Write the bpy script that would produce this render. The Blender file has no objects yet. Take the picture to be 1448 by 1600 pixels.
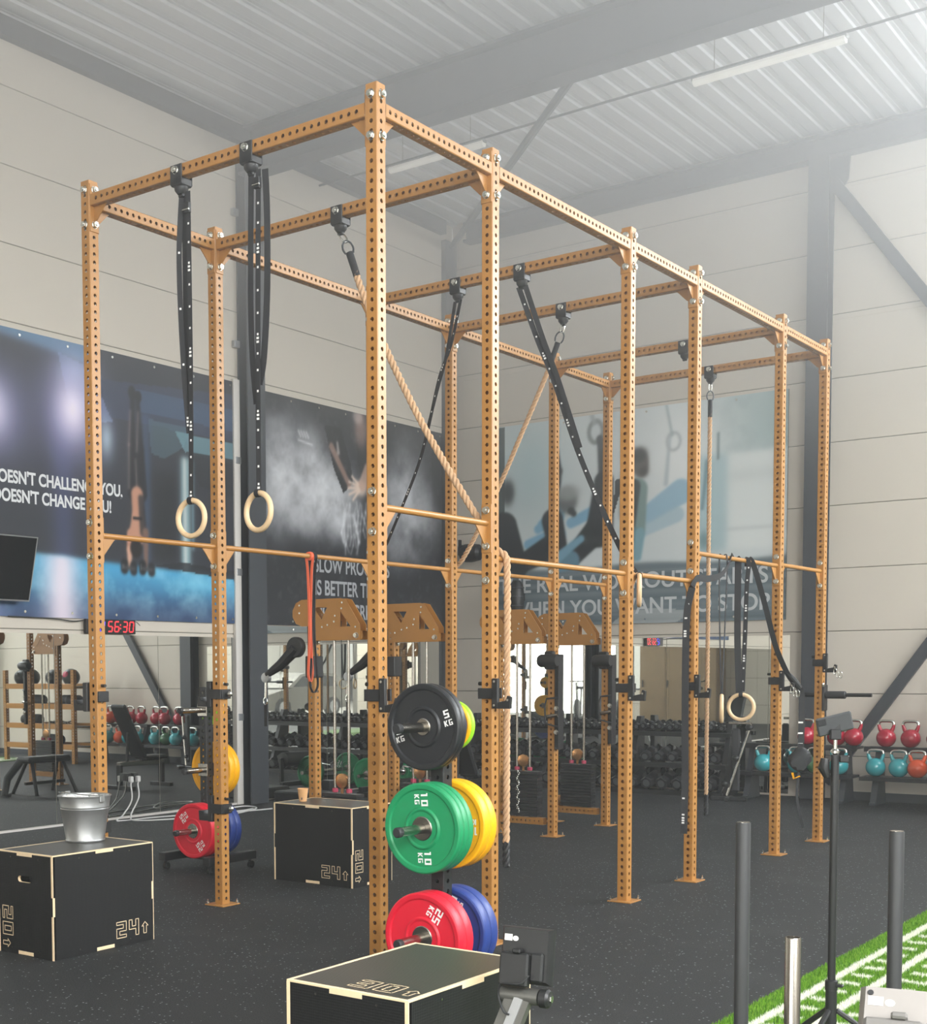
import bpy, math, random
import numpy as np
from mathutils import Vector, Matrix
random.seed(7); rng = np.random.default_rng(7)
PI = math.pi
SC = bpy.context.scene
COL = SC.collection

# ------------------------------------------------------------------ camera
CAM = Vector((4.01523, -5.39911, 1.58219))
F_PX, CX, CY = 2088.93878, 541.78713, 1171.38642
YAW, PIT, ROL = 0.66394, -0.06086, -0.00572
d = Vector((-math.sin(YAW)*math.cos(PIT), math.cos(YAW)*math.cos(PIT), math.sin(PIT)))
r = Vector((math.cos(YAW), math.sin(YAW), 0)); u = r.cross(d)
r2 = math.cos(ROL)*r + math.sin(ROL)*u
u2 = -math.sin(ROL)*r + math.cos(ROL)*u
cam = bpy.data.cameras.new('camera'); camo = bpy.data.objects.new('camera', cam); COL.objects.link(camo)
camo.matrix_world = Matrix(((r2.x, u2.x, -d.x, CAM.x), (r2.y, u2.y, -d.y, CAM.y), (r2.z, u2.z, -d.z, CAM.z), (0, 0, 0, 1)))
cam.sensor_fit = 'HORIZONTAL'; cam.sensor_width = 36.0
cam.lens = F_PX*36/1448
cam.shift_x = (724 - CX)/1448
cam.shift_y = (CY - 800)/1448
cam.clip_start = 0.05; cam.clip_end = 200
SC.camera = camo

# ------------------------------------------------------------------ light
SC.view_settings.view_transform = 'Standard'
SC.view_settings.look = 'None'
SC.view_settings.gamma = 1.0
SC.view_settings.use_curve_mapping = False
SC.view_settings.exposure = -0.52
SC.cycles.max_bounces = 10
SC.cycles.diffuse_bounces = 5
SC.cycles.glossy_bounces = 6
SC.cycles.transmission_bounces = 6
SC.cycles.volume_bounces = 2
SC.cycles.sample_clamp_indirect = 6.0
SC.cycles.caustics_reflective = False
SC.cycles.caustics_refractive = False
world = bpy.data.worlds.new('world'); SC.world = world; world.use_nodes = True
wn = world.node_tree.nodes
wn['Background'].inputs[0].default_value = (0.86, 0.93, 1.0, 1)
wn['Background'].inputs[1].default_value = 1.2

def area(name, loc, direction, sx, sy, power, color):
    l = bpy.data.lights.new(name, 'AREA'); l.shape = 'RECTANGLE'; l.size = sx; l.size_y = sy
    l.energy = power; l.color = color
    o = bpy.data.objects.new(name, l); COL.objects.link(o)
    o.location = loc; o.rotation_euler = Vector(direction).to_track_quat('-Z', 'Y').to_euler()
    return o
HAZE_LOW, HAZE_HIGH = 0.003, 0.105
XR, YF, XL, YB, ZC = 9.0, -9.0, -6.6, 10.64, 7.75
# daylight: gate in the right wall, glazed doors in the front wall, window bands high in the right wall
area('daylight_gate', (8.9, -5.2, 3.05), (-1, 0.15, -0.12), 4.2, 0.9, 230, (0.97, 0.985, 1.0))
area('daylight_doors', (3.2, -8.9, 1.6), (0, 1, 0.05), 5.0, 2.8, 400, (1.0, 0.985, 0.96))
area('daylight_windows', (8.9, 5.0, 5.6), (-1, -0.1, 0.08), 9.0, 2.0, 1950, (0.95, 0.98, 1.0))
area('daylight_windows', (8.9, -4.5, 5.6), (-1, 0.1, 0.08), 7.0, 2.0, 2600, (0.95, 0.98, 1.0))
area('daylight_back_windows', (4.6, 10.52, 6.35), (-0.45, -1, 0.12), 6.4, 1.5, 2600, (0.92, 0.97, 1.0))
# daylight outside, on the yard and the facades across it
area('yard_daylight', (16.5, -9.0, 9.0), (0.35, -0.1, -1), 12, 26, 12000, (1.0, 0.99, 0.97))
area('yard_daylight', (3.0, -15.0, 9.0), (0.0, -0.35, -1), 20, 9, 5000, (1.0, 0.99, 0.97))
# scattering haze added to stand in for veiling glare in the lens
nt_ = world.node_tree
vs_ = nt_.nodes.new('ShaderNodeVolumeScatter')
world.cycles.volume_step_size = 4.0
SC.cycles.volume_max_steps = 14
# density raised towards the roof to follow the spread of the glare
geo_ = nt_.nodes.new('ShaderNodeNewGeometry'); sep_ = nt_.nodes.new('ShaderNodeSeparateXYZ'); mr_ = nt_.nodes.new('ShaderNodeMapRange')
mr_.interpolation_type = 'SMOOTHSTEP'
for k_, v_ in (('From Min', 2.6), ('From Max', 7.2), ('To Min', HAZE_LOW), ('To Max', HAZE_HIGH)): mr_.inputs[k_].default_value = v_
nt_.links.new(geo_.outputs['Position'], sep_.inputs[0]); nt_.links.new(sep_.outputs['Z'], mr_.inputs['Value'])
nt_.links.new(mr_.outputs[0], vs_.inputs['Density'])
vs_.inputs['Anisotropy'].default_value = 0.3
vs_.inputs['Color'].default_value = (0.96, 0.98, 1.0, 1)
nt_.links.new(vs_.outputs[0], nt_.nodes['World Output'].inputs['Volume'])

# ------------------------------------------------------------------ helpers
def lin(c):
    c = np.asarray(c, float)/255.0
    return np.where(c <= 0.04045, c/12.92, ((c + 0.055)/1.055)**2.4)

def mat(name, rgb, rough=0.5, metal=0.0, noise=0.0, scale=30.0, bump=0.0, bscale=60.0, spec=0.5, emit=None, strength=0.0, coat=0.0):
    m = bpy.data.materials.new(name); m.use_nodes = True
    nt = m.node_tree; b = nt.nodes['Principled BSDF']
    c = tuple(float(x) for x in lin(rgb))
    b.inputs['Base Color'].default_value = (*c, 1)
    b.inputs['Roughness'].default_value = rough
    b.inputs['Metallic'].default_value = metal
    b.inputs['Specular IOR Level'].default_value = spec
    if coat: b.inputs['Coat Weight'].default_value = coat
    if emit is not None:
        b.inputs['Emission Color'].default_value = (*[float(x) for x in lin(emit)], 1)
        b.inputs['Emission Strength'].default_value = strength
    if noise or bump:
        tc = nt.nodes.new('ShaderNodeTexCoord')
    if noise:
        n = nt.nodes.new('ShaderNodeTexNoise'); n.inputs['Scale'].default_value = scale; n.inputs['Detail'].default_value = 4
        nt.links.new(tc.outputs['Object'], n.inputs['Vector'])
        mx = nt.nodes.new('ShaderNodeMix'); mx.data_type = 'RGBA'
        mx.inputs[6].default_value = (*[max(0, x*(1 - noise)) for x in c], 1)
        mx.inputs[7].default_value = (*[min(1, x*(1 + noise)) for x in c], 1)
        nt.links.new(n.outputs['Fac'], mx.inputs[0]); nt.links.new(mx.outputs[2], b.inputs['Base Color'])
    if bump:
        n2 = nt.nodes.new('ShaderNodeTexNoise'); n2.inputs['Scale'].default_value = bscale; n2.inputs['Detail'].default_value = 3
        nt.links.new(tc.outputs['Object'], n2.inputs['Vector'])
        bp = nt.nodes.new('ShaderNodeBump'); bp.inputs['Strength'].default_value = bump; bp.inputs['Distance'].default_value = 0.01
        nt.links.new(n2.outputs['Fac'], bp.inputs['Height']); nt.links.new(bp.outputs['Normal'], b.inputs['Normal'])
    return m

def attr_mat(name, rough=0.5, spec=0.3):
    m = bpy.data.materials.new(name); m.use_nodes = True
    nt = m.node_tree; b = nt.nodes['Principled BSDF']
    a = nt.nodes.new('ShaderNodeAttribute'); a.attribute_name = 'Col'
    nt.links.new(a.outputs['Color'], b.inputs['Base Color'])
    b.inputs['Roughness'].default_value = rough; b.inputs['Specular IOR Level'].default_value = spec
    return m

class MB:
    def __init__(s): s.v = []; s.f = []; s.mi = []; s.cur = 0
    def add(s, vs, fs):
        o = len(s.v); s.v += [tuple(p) for p in vs]
        for f in fs: s.f.append([i + o for i in f]); s.mi.append(s.cur)
        return s
    def box(s, x0, x1, y0, y1, z0, z1, bev=0.0):
        if x0 > x1: x0, x1 = x1, x0
        if y0 > y1: y0, y1 = y1, y0
        if z0 > z1: z0, z1 = z1, z0
        b = min(bev, (x1-x0)/2.01, (y1-y0)/2.01, (z1-z0)/2.01)
        if b <= 0:
            vs = [(x, y, z) for z in (z0, z1) for y in (y0, y1) for x in (x0, x1)]
            return s.add(vs, [(0, 2, 3, 1), (4, 5, 7, 6), (0, 1, 5, 4), (2, 6, 7, 3), (0, 4, 6, 2), (1, 3, 7, 5)])
        vs = []; idx = {}
        for ix, X in enumerate((x0, x1)):
            for iy, Y in enumerate((y0, y1)):
                for iz, Z in enumerate((z0, z1)):
                    sx, sy, sz = (b if ix == 0 else -b), (b if iy == 0 else -b), (b if iz == 0 else -b)
                    for k, p in enumerate(((X, Y+sy, Z+sz), (X+sx, Y, Z+sz), (X+sx, Y+sy, Z))):
                        idx[(ix, iy, iz, k)] = len(vs); vs.append(p)
        g = lambda *a: idx[a]
        fs = []
        for i in (0, 1):
            q = [g(i, 0, 0, 0), g(i, 1, 0, 0), g(i, 1, 1, 0), g(i, 0, 1, 0)]; fs.append(q if i else q[::-1])
            q = [g(0, i, 0, 1), g(0, i, 1, 1), g(1, i, 1, 1), g(1, i, 0, 1)]; fs.append(q if i else q[::-1])
            q = [g(0, 0, i, 2), g(1, 0, i, 2), g(1, 1, i, 2), g(0, 1, i, 2)]; fs.append(q if i else q[::-1])
        for a in (0, 1):
            for c in (0, 1):
                fs.append([g(a, c, 0, 0), g(a, c, 1, 0), g(a, c, 1, 1), g(a, c, 0, 1)])
                fs.append([g(a, 0, c, 0), g(a, 1, c, 0), g(a, 1, c, 2), g(a, 0, c, 2)])
                fs.append([g(0, a, c, 1), g(1, a, c, 1), g(1, a, c, 2), g(0, a, c, 2)])
                for e in (0, 1): fs.append([g(a, c, e, 0), g(a, c, e, 1), g(a, c, e, 2)])
        return s.add(vs, fs)
    def cyl(s, p0, p1, r0, r1=None, n=16, caps=True):
        p0, p1 = Vector(p0), Vector(p1); r1 = r0 if r1 is None else r1
        ax = (p1-p0).normalized(); a = ax.orthogonal().normalized(); b = ax.cross(a)
        vs = []
        for P, R in ((p0, r0), (p1, r1)):
            for i in range(n):
                t = 2*PI*(i+0.5)/n; vs.append(P + R*(math.cos(t)*a + math.sin(t)*b))
        fs = [(i, (i+1) % n, n+(i+1) % n, n+i) for i in range(n)]
        if caps: fs += [tuple(range(n))[::-1], tuple(range(n, 2*n))]
        return s.add(vs, fs)
    def tube(s, pts, rad, n=8, closed=False, caps=True):
        pts = [Vector(p) for p in pts]; m = len(pts)
        rads = rad if isinstance(rad, (list, tuple)) else [rad]*m
        up = None; vs = []
        for i in range(m):
            if closed: t = (pts[(i+1) % m]-pts[i-1])
            else: t = pts[min(i+1, m-1)]-pts[max(i-1, 0)]
            t = t.normalized() if t.length > 1e-9 else Vector((0, 0, 1))
            if up is None: up = t.orthogonal().normalized()
            up = up - t*up.dot(t)
            up = up.normalized() if up.length > 1e-6 else t.orthogonal().normalized()
            b = t.cross(up)
            for k in range(n):
                a = 2*PI*k/n; vs.append(pts[i] + rads[i]*(math.cos(a)*up + math.sin(a)*b))
        fs = []
        for i in range(m if closed else m-1):
            j = (i+1) % m
            for k in range(n):
                fs.append((i*n+k, i*n+(k+1) % n, j*n+(k+1) % n, j*n+k))
        if caps and not closed: fs += [tuple(range(n))[::-1], tuple(range((m-1)*n, m*n))]
        return s.add(vs, fs)
    def lathe(s, prof, c=(0, 0, 0), axis='z', n=32, flip=False):
        c = Vector(c); vs = []
        for (rr, h) in prof:
            for k in range(n):
                a = 2*PI*k/n; x, y = rr*math.cos(a), rr*math.sin(a)
                vs.append(c + Vector({'z': (x, y, h), 'y': (x, h, -y), 'x': (h, x, y)}[axis]))
        m = len(prof); fs = []
        for i in range(m-1):
            for k in range(n):
                fs.append((i*n+k, i*n+(k+1) % n, (i+1)*n+(k+1) % n, (i+1)*n+k))
        if prof[0][0] > 1e-6: fs.append(tuple(range(n))[::-1])
        if prof[-1][0] > 1e-6: fs.append(tuple(range((m-1)*n, m*n)))
        return s.add(vs, fs)
    def sphere(s, c, rx, ry=None, rz=None, n=20, m=12):
        ry = rx if ry is None else ry; rz = rx if rz is None else rz
        vs = [(c[0], c[1], c[2]-rz)]
        for i in range(1, m):
            t = -PI/2 + PI*i/m
            for k in range(n):
                a = 2*PI*k/n; vs.append((c[0]+rx*math.cos(t)*math.cos(a), c[1]+ry*math.cos(t)*math.sin(a), c[2]+rz*math.sin(t)))
        vs.append((c[0], c[1], c[2]+rz)); L = len(vs)-1
        fs = [(0, 1+(k+1) % n, 1+k) for k in range(n)]
        for i in range(m-2):
            for k in range(n):
                fs.append((1+i*n+k, 1+i*n+(k+1) % n, 1+(i+1)*n+(k+1) % n, 1+(i+1)*n+k))
        fs += [(L, 1+(m-2)*n+k, 1+(m-2)*n+(k+1) % n) for k in range(n)]
        return s.add(vs, fs)
    def prism(s, poly, a0, a1, axis='y'):
        """poly in the plane across AXIS: x,z for y ; y,z for x ; x,y for z"""
        n = len(poly)
        P = {'y': lambda p, q, h: (p, h, q), 'x': lambda p, q, h: (h, p, q), 'z': lambda p, q, h: (p, q, h)}[axis]
        vs = [P(p, q, a0) for p, q in poly] + [P(p, q, a1) for p, q in poly]
        fs = [tuple(range(n)), tuple(range(n, 2*n))[::-1]] + [(i, n+i, n+(i+1) % n, (i+1) % n) for i in range(n)]
        return s.add(vs, fs)
    def ribbon(s, pts, width, wdir, th=0.002):
        """flat strap along pts; wdir = direction of its width (vector or list)"""
        pts = [Vector(p) for p in pts]; m = len(pts); vs = []
        for i, p in enumerate(pts):
            t = (pts[min(i+1, m-1)]-pts[max(i-1, 0)]).normalized()
            w = Vector(wdir[i] if isinstance(wdir, list) else wdir)
            w = (w - t*w.dot(t)).normalized(); nn = t.cross(w)
            for a, b in ((-1, -1), (1, -1), (1, 1), (-1, 1)): vs.append(p + w*(a*width/2) + nn*(b*th/2))
        fs = []
        for i in range(m-1):
            for k in range(4): fs.append((i*4+k, i*4+(k+1) % 4, (i+1)*4+(k+1) % 4, (i+1)*4+k))
        fs += [(3, 2, 1, 0), tuple(range((m-1)*4, m*4))]
        return s.add(vs, fs)
    def mesh(s, name, mats, smooth=35):
        me = bpy.data.meshes.new(name); me.from_pydata(s.v, [], s.f)
        for m in (mats if isinstance(mats, (list, tuple)) else [mats]): me.materials.append(m)
        if any(s.mi): me.polygons.foreach_set('material_index', s.mi)
        me.validate(); me.update()
        import bmesh
        bm = bmesh.new(); bm.from_mesh(me); bmesh.ops.recalc_face_normals(bm, faces=bm.faces); bm.to_mesh(me); bm.free()
        if smooth:
            me.polygons.foreach_set('use_smooth', [True]*len(me.polygons))
            me.set_sharp_from_angle(angle=math.radians(smooth))
        return me
    def build(s, name, mats, parent=None, smooth=35):
        return link(name, s.mesh(name, mats, smooth), parent)

def link(name, me, parent=None):
    o = bpy.data.objects.new(name, me); COL.objects.link(o)
    if parent is not None: o.parent = parent
    return o
def tag(o, label=None, cat=None, group=None, kind=None):
    if label: o['label'] = label
    if cat: o['category'] = cat
    if group: o['group'] = group
    if kind: o['kind'] = kind
    return o
def thing(name, label, cat, loc=(0, 0, 0), rz=0.0, group=None):
    o = bpy.data.objects.new(name, None); COL.objects.link(o); o.empty_display_size = 0.05
    o.location = loc; o.rotation_euler = (0, 0, rz)
    return tag(o, label, cat, group)
def dup(root, loc=None, rz=None, label=None, group=None):
    c = root.copy(); COL.objects.link(c)
    if loc is not None: c.location = loc
    if rz is not None: c.rotation_euler = (0, 0, rz)
    tag(c, label, None, group)
    for ch in list(root.children):
        k = ch.copy(); COL.objects.link(k); k.parent = c
        for g in list(ch.children):
            q = g.copy(); COL.objects.link(q); q.parent = k
    return c
def smoothpath(pts, n=10):
    P = [Vector(p) for p in pts]; out = []
    for i in range(len(P)-1):
        a, b, c, e = P[max(i-1, 0)], P[i], P[i+1], P[min(i+2, len(P)-1)]
        for k in range(n):
            t = k/n; out.append(0.5*((2*b) + (c-a)*t + (2*a-5*b+4*c-e)*t*t + (3*b-a-3*c+e)*t**3))
    out.append(P[-1]); return out
def ordinal(i): return ['first', 'second', 'third', 'fourth', 'fifth', 'sixth', 'seventh', 'eighth', 'ninth', 'tenth', 'eleventh', 'twelfth', 'thirteenth', 'fourteenth', 'fifteenth', 'sixteenth', 'seventeenth', 'eighteenth', 'nineteenth', 'twentieth', 'twenty-first', 'twenty-second', 'twenty-third', 'twenty-fourth', 'twenty-fifth', 'twenty-sixth', 'twenty-seventh', 'twenty-eighth', 'twenty-ninth', 'thirtieth', 'thirty-first', 'thirty-second', 'thirty-third', 'thirty-fourth', 'thirty-fifth', 'thirty-sixth', 'thirty-seventh', 'thirty-eighth', 'thirty-ninth', 'fortieth'][i]

# block characters, 4 wide and 7 tall
_s = 1.25; _W, _H = 4.0, 7.0; _m = (_H-_s)/2; _M = (_H+_s)/2
GLYPH = {
    '2': [[(0, _H), (_W, _H), (_W, _m), (_s, _m), (_s, _s), (_W, _s), (_W, 0), (0, 0), (0, _M), (_W-_s, _M), (_W-_s, _H-_s), (0, _H-_s)]],
    '5': [[(_W, _H), (0, _H), (0, _m), (_W-_s, _m), (_W-_s, _s), (0, _s), (0, 0), (_W, 0), (_W, _M), (_s, _M), (_s, _H-_s), (_W, _H-_s)]],
    '4': [[(0, _H), (_s, _H), (_s, _M), (_W-_s, _M), (_W-_s, _H), (_W, _H), (_W, 0), (_W-_s, 0), (_W-_s, _m), (0, _m)]],
    '3': [[(0, _H), (_W, _H), (_W, 0), (0, 0), (0, _s), (_W-_s, _s), (_W-_s, _m), (0.4, _m), (0.4, _M), (_W-_s, _M), (_W-_s, _H-_s), (0, _H-_s)]],
    '0': [[(0, 0), (_W, 0), (_W, _H), (0, _H)], [(_s, _s), (_W-_s, _s), (_W-_s, _H-_s), (_s, _H-_s)]],
    '1': [[(0.6, _H), (2.6, _H), (2.6, 0), (1.35, 0), (1.35, _H-_s), (0.6, _H-_s)]],
    'K': [[(0, _H), (_s, _H), (_s, 4.3), (2.5, _H), (_W, _H), (2.1, 3.5), (_W, 0), (2.5, 0), (_s, 2.7), (_s, 0), (0, 0)]],
    'G': [[(0, _H), (_W, _H), (_W, _H-_s), (_s, _H-_s), (_s, _s), (_W-_s, _s), (_W-_s, 2.6), (2, 2.6), (2, 3.7), (_W, 3.7), (_W, 0), (0, 0)]],
    '^': [[(1.5, 5), (2.8, 3.2), (2.1, 3.2), (2.1, 0), (0.9, 0), (0.9, 3.2), (0.2, 3.2)]],
}
def glyph_outline(mb, text, size, O, ux, uy, w=0.006, adv=5.2, lift=0.0006, xs=1.4):
    """outlined block characters as thin strips: O origin, ux/uy unit vectors"""
    O, ux, uy = Vector(O), Vector(ux), Vector(uy); nz = ux.cross(uy); x = 0.0; k = size/7.0
    for ch in text:
        for poly in GLYPH[ch]:
            P = [O + ux*((px+x)*k*xs) + uy*(py*k) + nz*lift for px, py in poly]
            n = len(P)
            for i in range(n):
                a, b = P[i], P[(i+1) % n]; t = (b-a).normalized(); s = nz.cross(t)*(w/2); e = t*(w/2)
                mb.add([a-e-s, b+e-s, b+e+s, a-e+s], [(0, 1, 2, 3)])
        x += adv
def glyph_fill(mb, text, size, O, ux, uy, adv=5.0, lift=0.001, xs=1.35):
    O, ux, uy = Vector(O), Vector(ux), Vector(uy); nz = ux.cross(uy); x = 0.0; k = size/7.0; ux = ux*xs
    for ch in text:
        g = GLYPH[ch]
        if ch == '0':
            A = [O + ux*((px+x)*k) + uy*(py*k) + nz*lift for px, py in g[0]+g[1]]
            mb.add(A, [(i, (i+1) % 4, 4+(i+1) % 4, 4+i) for i in range(4)])
        else:
            mb.add([O + ux*((px+x)*k) + uy*(py*k) + nz*lift for px, py in g[0]], [tuple(range(len(g[0])))])
        x += adv

# ------------------------------------------------------------------ materials
M = {}
M['gold'] = mat('gold_powder_coat', (170, 120, 60), 0.38, 0.0, noise=0.05, scale=12, bump=0.02, bscale=400, spec=0.5)
M['chrome'] = mat('zinc', (215, 216, 210), 0.22, 1.0)
M['steel'] = mat('brushed_steel', (172, 168, 160), 0.24, 1.0)
M['galv'] = mat('galvanised', (168, 170, 170), 0.42, 0.85, noise=0.12, scale=25)
M['deck'] = mat('roof_deck', (214, 216, 220), 0.34, 0.22, noise=0.05, scale=3)
M['dark_steel'] = mat('dark_grey_steel', (62, 66, 71), 0.5, 0.0, noise=0.05, scale=5)
M['black'] = mat('black_steel', (33, 34, 36), 0.42)
M['black_plastic'] = mat('black_plastic', (30, 31, 32), 0.45)
M['grey_plastic'] = mat('grey_plastic', (138, 134, 130), 0.45, noise=0.06, scale=14)
M['rubber'] = mat('black_rubber', (40, 41, 43), 0.6, noise=0.1, scale=20)
M['strap'] = mat('black_webbing', (38, 39, 42), 0.75)
M['white'] = mat('white_print', (238, 238, 236), 0.5)
M['beech'] = mat('beech', (222, 192, 152), 0.45, noise=0.07, scale=30)
M['ply_edge'] = mat('birch_ply_edge', (232, 208, 170), 0.6, noise=0.08, scale=60)
M['panel'] = mat('wall_panel_cream', (214, 206, 193), 0.55, noise=0.02, scale=2)
M['joint'] = mat('panel_joint', (130, 126, 118), 0.7)
M['skirting'] = mat('white_strip', (224, 220, 214), 0.5)
M['green'] = mat('green_rubber', (22, 140, 88), 0.42)
M['yellow'] = mat('yellow_rubber', (246, 178, 8), 0.42)
M['red'] = mat('red_rubber', (214, 24, 50), 0.42)
M['blue'] = mat('blue_rubber', (38, 62, 132), 0.42)
M['lime'] = mat('lime_rubber', (150, 215, 40), 0.45)
M['plate_black'] = mat('black_bumper', (34, 36, 39), 0.42)
M['kb_red'] = mat('kettlebell_red', (176, 24, 52), 0.22, coat=0.4)
M['kb_teal'] = mat('kettlebell_teal', (58, 164, 172), 0.22, coat=0.4)
M['kb_orange'] = mat('kettlebell_orange', (244, 92, 42), 0.22, coat=0.4)
M['kb_green'] = mat('kettlebell_green', (60, 110, 70), 0.22, coat=0.4)
M['head_rubber'] = mat('dumbbell_rubber', (34, 35, 37), 0.4)
M['orange_band'] = mat('orange_latex', (226, 104, 70), 0.6)
M['paper'] = mat('kraft_paper', (222, 172, 120), 0.7, noise=0.04, scale=40)
M['cable'] = mat('white_cable', (222, 222, 220), 0.5)
M['glass'] = mat('dark_glass', (28, 31, 34), 0.12)
M['frame_grey'] = mat('silver_frame', (170, 172, 174), 0.35, 0.6)
M['led_off'] = mat('clock_case', (22, 20, 22), 0.4)
M['led_red'] = mat('red_led', (255, 40, 50), 0.5, emit=(255, 50, 60), strength=2.2)
M['led_blue'] = mat('blue_led', (60, 60, 255), 0.5, emit=(70, 70, 255), strength=2.2)
M['car_paint'] = mat('grey_car_paint', (120, 118, 112), 0.25, 0.5, coat=0.6)
M['tyre'] = mat('tyre', (24, 24, 25), 0.7)
M['red_lens'] = mat('red_lens', (200, 30, 30), 0.2)
M['asphalt'] = mat('asphalt', (150, 148, 144), 0.9, noise=0.1, scale=20)
M['facade'] = mat('pale_facade', (228, 226, 220), 0.8)
M['lamp'] = mat('lamp_diffuser', (240, 240, 234), 0.4, emit=(255, 250, 240), strength=0.35)
M['pole'] = mat('pole_black', (50, 51, 53), 0.5)
M['case_grey'] = mat('phone_case', (58, 60, 62), 0.5)
M['arm_grey'] = mat('arm_grey', (104, 104, 100), 0.35, 0.5)
M['grey_cover'] = mat('grey_cover', (104, 102, 99), 0.5)
M['head_cap'] = mat('dumbbell_end_cap', (92, 94, 97), 0.4)
M['sticker'] = mat('white_sticker', (232, 230, 224), 0.5)
M['pink'] = mat('pink_rubber', (176, 58, 86), 0.5)

# mirror
mm = bpy.data.materials.new('mirror'); mm.use_nodes = True
b = mm.node_tree.nodes['Principled BSDF']; b.inputs['Metallic'].default_value = 1.0; b.inputs['Roughness'].default_value = 0.012
b.inputs['Base Color'].default_value = (0.80, 0.82, 0.79, 1)
M['mirror'] = mm

# rubber floor with pale flecks
def floor_material():
    m = bpy.data.materials.new('speckled_rubber_floor'); m.use_nodes = True
    nt = m.node_tree; b = nt.nodes['Principled BSDF']; L = nt.links.new; N = nt.nodes.new
    tc = N('ShaderNodeTexCoord')
    vo = N('ShaderNodeTexVoronoi'); vo.inputs['Scale'].default_value = 62; L(tc.outputs['Object'], vo.inputs['Vector'])
    wn_ = N('ShaderNodeTexWhiteNoise'); wn_.noise_dimensions = '3D'; L(vo.outputs['Position'], wn_.inputs['Vector'])
    gt = N('ShaderNodeMath'); gt.operation = 'GREATER_THAN'; gt.inputs[1].default_value = 0.90; L(wn_.outputs['Value'], gt.inputs[0])
    ds = N('ShaderNodeMath'); ds.operation = 'LESS_THAN'; ds.inputs[1].default_value = 0.30; L(vo.outputs['Distance'], ds.inputs[0])
    fl = N('ShaderNodeMath'); fl.operation = 'MULTIPLY'; L(gt.outputs[0], fl.inputs[0]); L(ds.outputs[0], fl.inputs[1])
    no = N('ShaderNodeTexNoise'); no.inputs['Scale'].default_value = 170; no.inputs['Detail'].default_value = 4; L(tc.outputs['Object'], no.inputs['Vector'])
    n2 = N('ShaderNodeTexNoise'); n2.inputs['Scale'].default_value = 1.3; n2.inputs['Detail'].default_value = 5; L(tc.outputs['Object'], n2.inputs['Vector'])
    r1 = N('ShaderNodeValToRGB'); r1.color_ramp.elements[0].position = 0.35; r1.color_ramp.elements[1].position = 0.7
    r1.color_ramp.elements[0].color = (*lin((31, 32, 33)), 1); r1.color_ramp.elements[1].color = (*lin((57, 59, 60)), 1)
    L(no.outputs['Fac'], r1.inputs[0])
    r2_ = N('ShaderNodeValToRGB'); r2_.color_ramp.elements[0].position = 0.55; r2_.color_ramp.elements[1].position = 0.85
    r2_.color_ramp.elements[0].color = (0, 0, 0, 1); r2_.color_ramp.elements[1].color = (0.25, 0.25, 0.25, 1); L(n2.outputs['Fac'], r2_.inputs[0])
    mx0 = N('ShaderNodeMix'); mx0.data_type = 'RGBA'; mx0.inputs[7].default_value = (*lin((86, 87, 86)), 1)
    L(r2_.outputs[0], mx0.inputs[0]); L(r1.outputs[0], mx0.inputs[6])
    mx = N('ShaderNodeMix'); mx.data_type = 'RGBA'; mx.inputs[7].default_value = (*lin((128, 133, 136)), 1)
    L(fl.outputs[0], mx.inputs[0]); L(mx0.outputs[2], mx.inputs[6]); L(mx.outputs[2], b.inputs['Base Color'])
    b.inputs['Roughness'].default_value = 0.68; b.inputs['Specular IOR Level'].default_value = 0.22
    bp = N('ShaderNodeBump'); bp.inputs['Strength'].default_value = 0.35; bp.inputs['Distance'].default_value = 0.004
    L(no.outputs['Fac'], bp.inputs['Height']); L(bp.outputs['Normal'], b.inputs['Normal'])
    return m
M['floor'] = floor_material()
# black film-faced plywood with fine mesh relief
def film_ply(name, rgb, rough, spec):
    m = mat(name, rgb, rough, spec=spec)
    nt = m.node_tree; b = nt.nodes['Principled BSDF']; tc = nt.nodes.new('ShaderNodeTexCoord')
    vo = nt.nodes.new('ShaderNodeTexVoronoi'); vo.inputs['Scale'].default_value = 110; vo.inputs['Randomness'].default_value = 0.0
    nt.links.new(tc.outputs['Object'], vo.inputs['Vector'])
    bp = nt.nodes.new('ShaderNodeBump'); bp.inputs['Strength'].default_value = 0.5; bp.inputs['Distance'].default_value = 0.002
    nt.links.new(vo.outputs['Distance'], bp.inputs['Height']); nt.links.new(bp.outputs['Normal'], b.inputs['Normal'])
    return m
M['film'] = film_ply('film_faced_ply', (20, 21, 22), 0.5, 0.35)
M['film_top'] = film_ply('film_faced_ply_sheen', (58, 57, 53), 0.36, 0.6)  # same film on the box tops, reflected sheen put into a lighter base colour

# ------------------------------------------------------------------ the setting
def struct(name, mb, m, parent=None, smooth=35):
    o = mb.build(name, m, parent, smooth)
    if parent is None: o['kind'] = 'structure'
    return o

struct('floor', MB().box(XL-0.2, XR+0.2, YF-0.2, YB+0.2, -0.2, 0.0), M['floor'])

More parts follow.
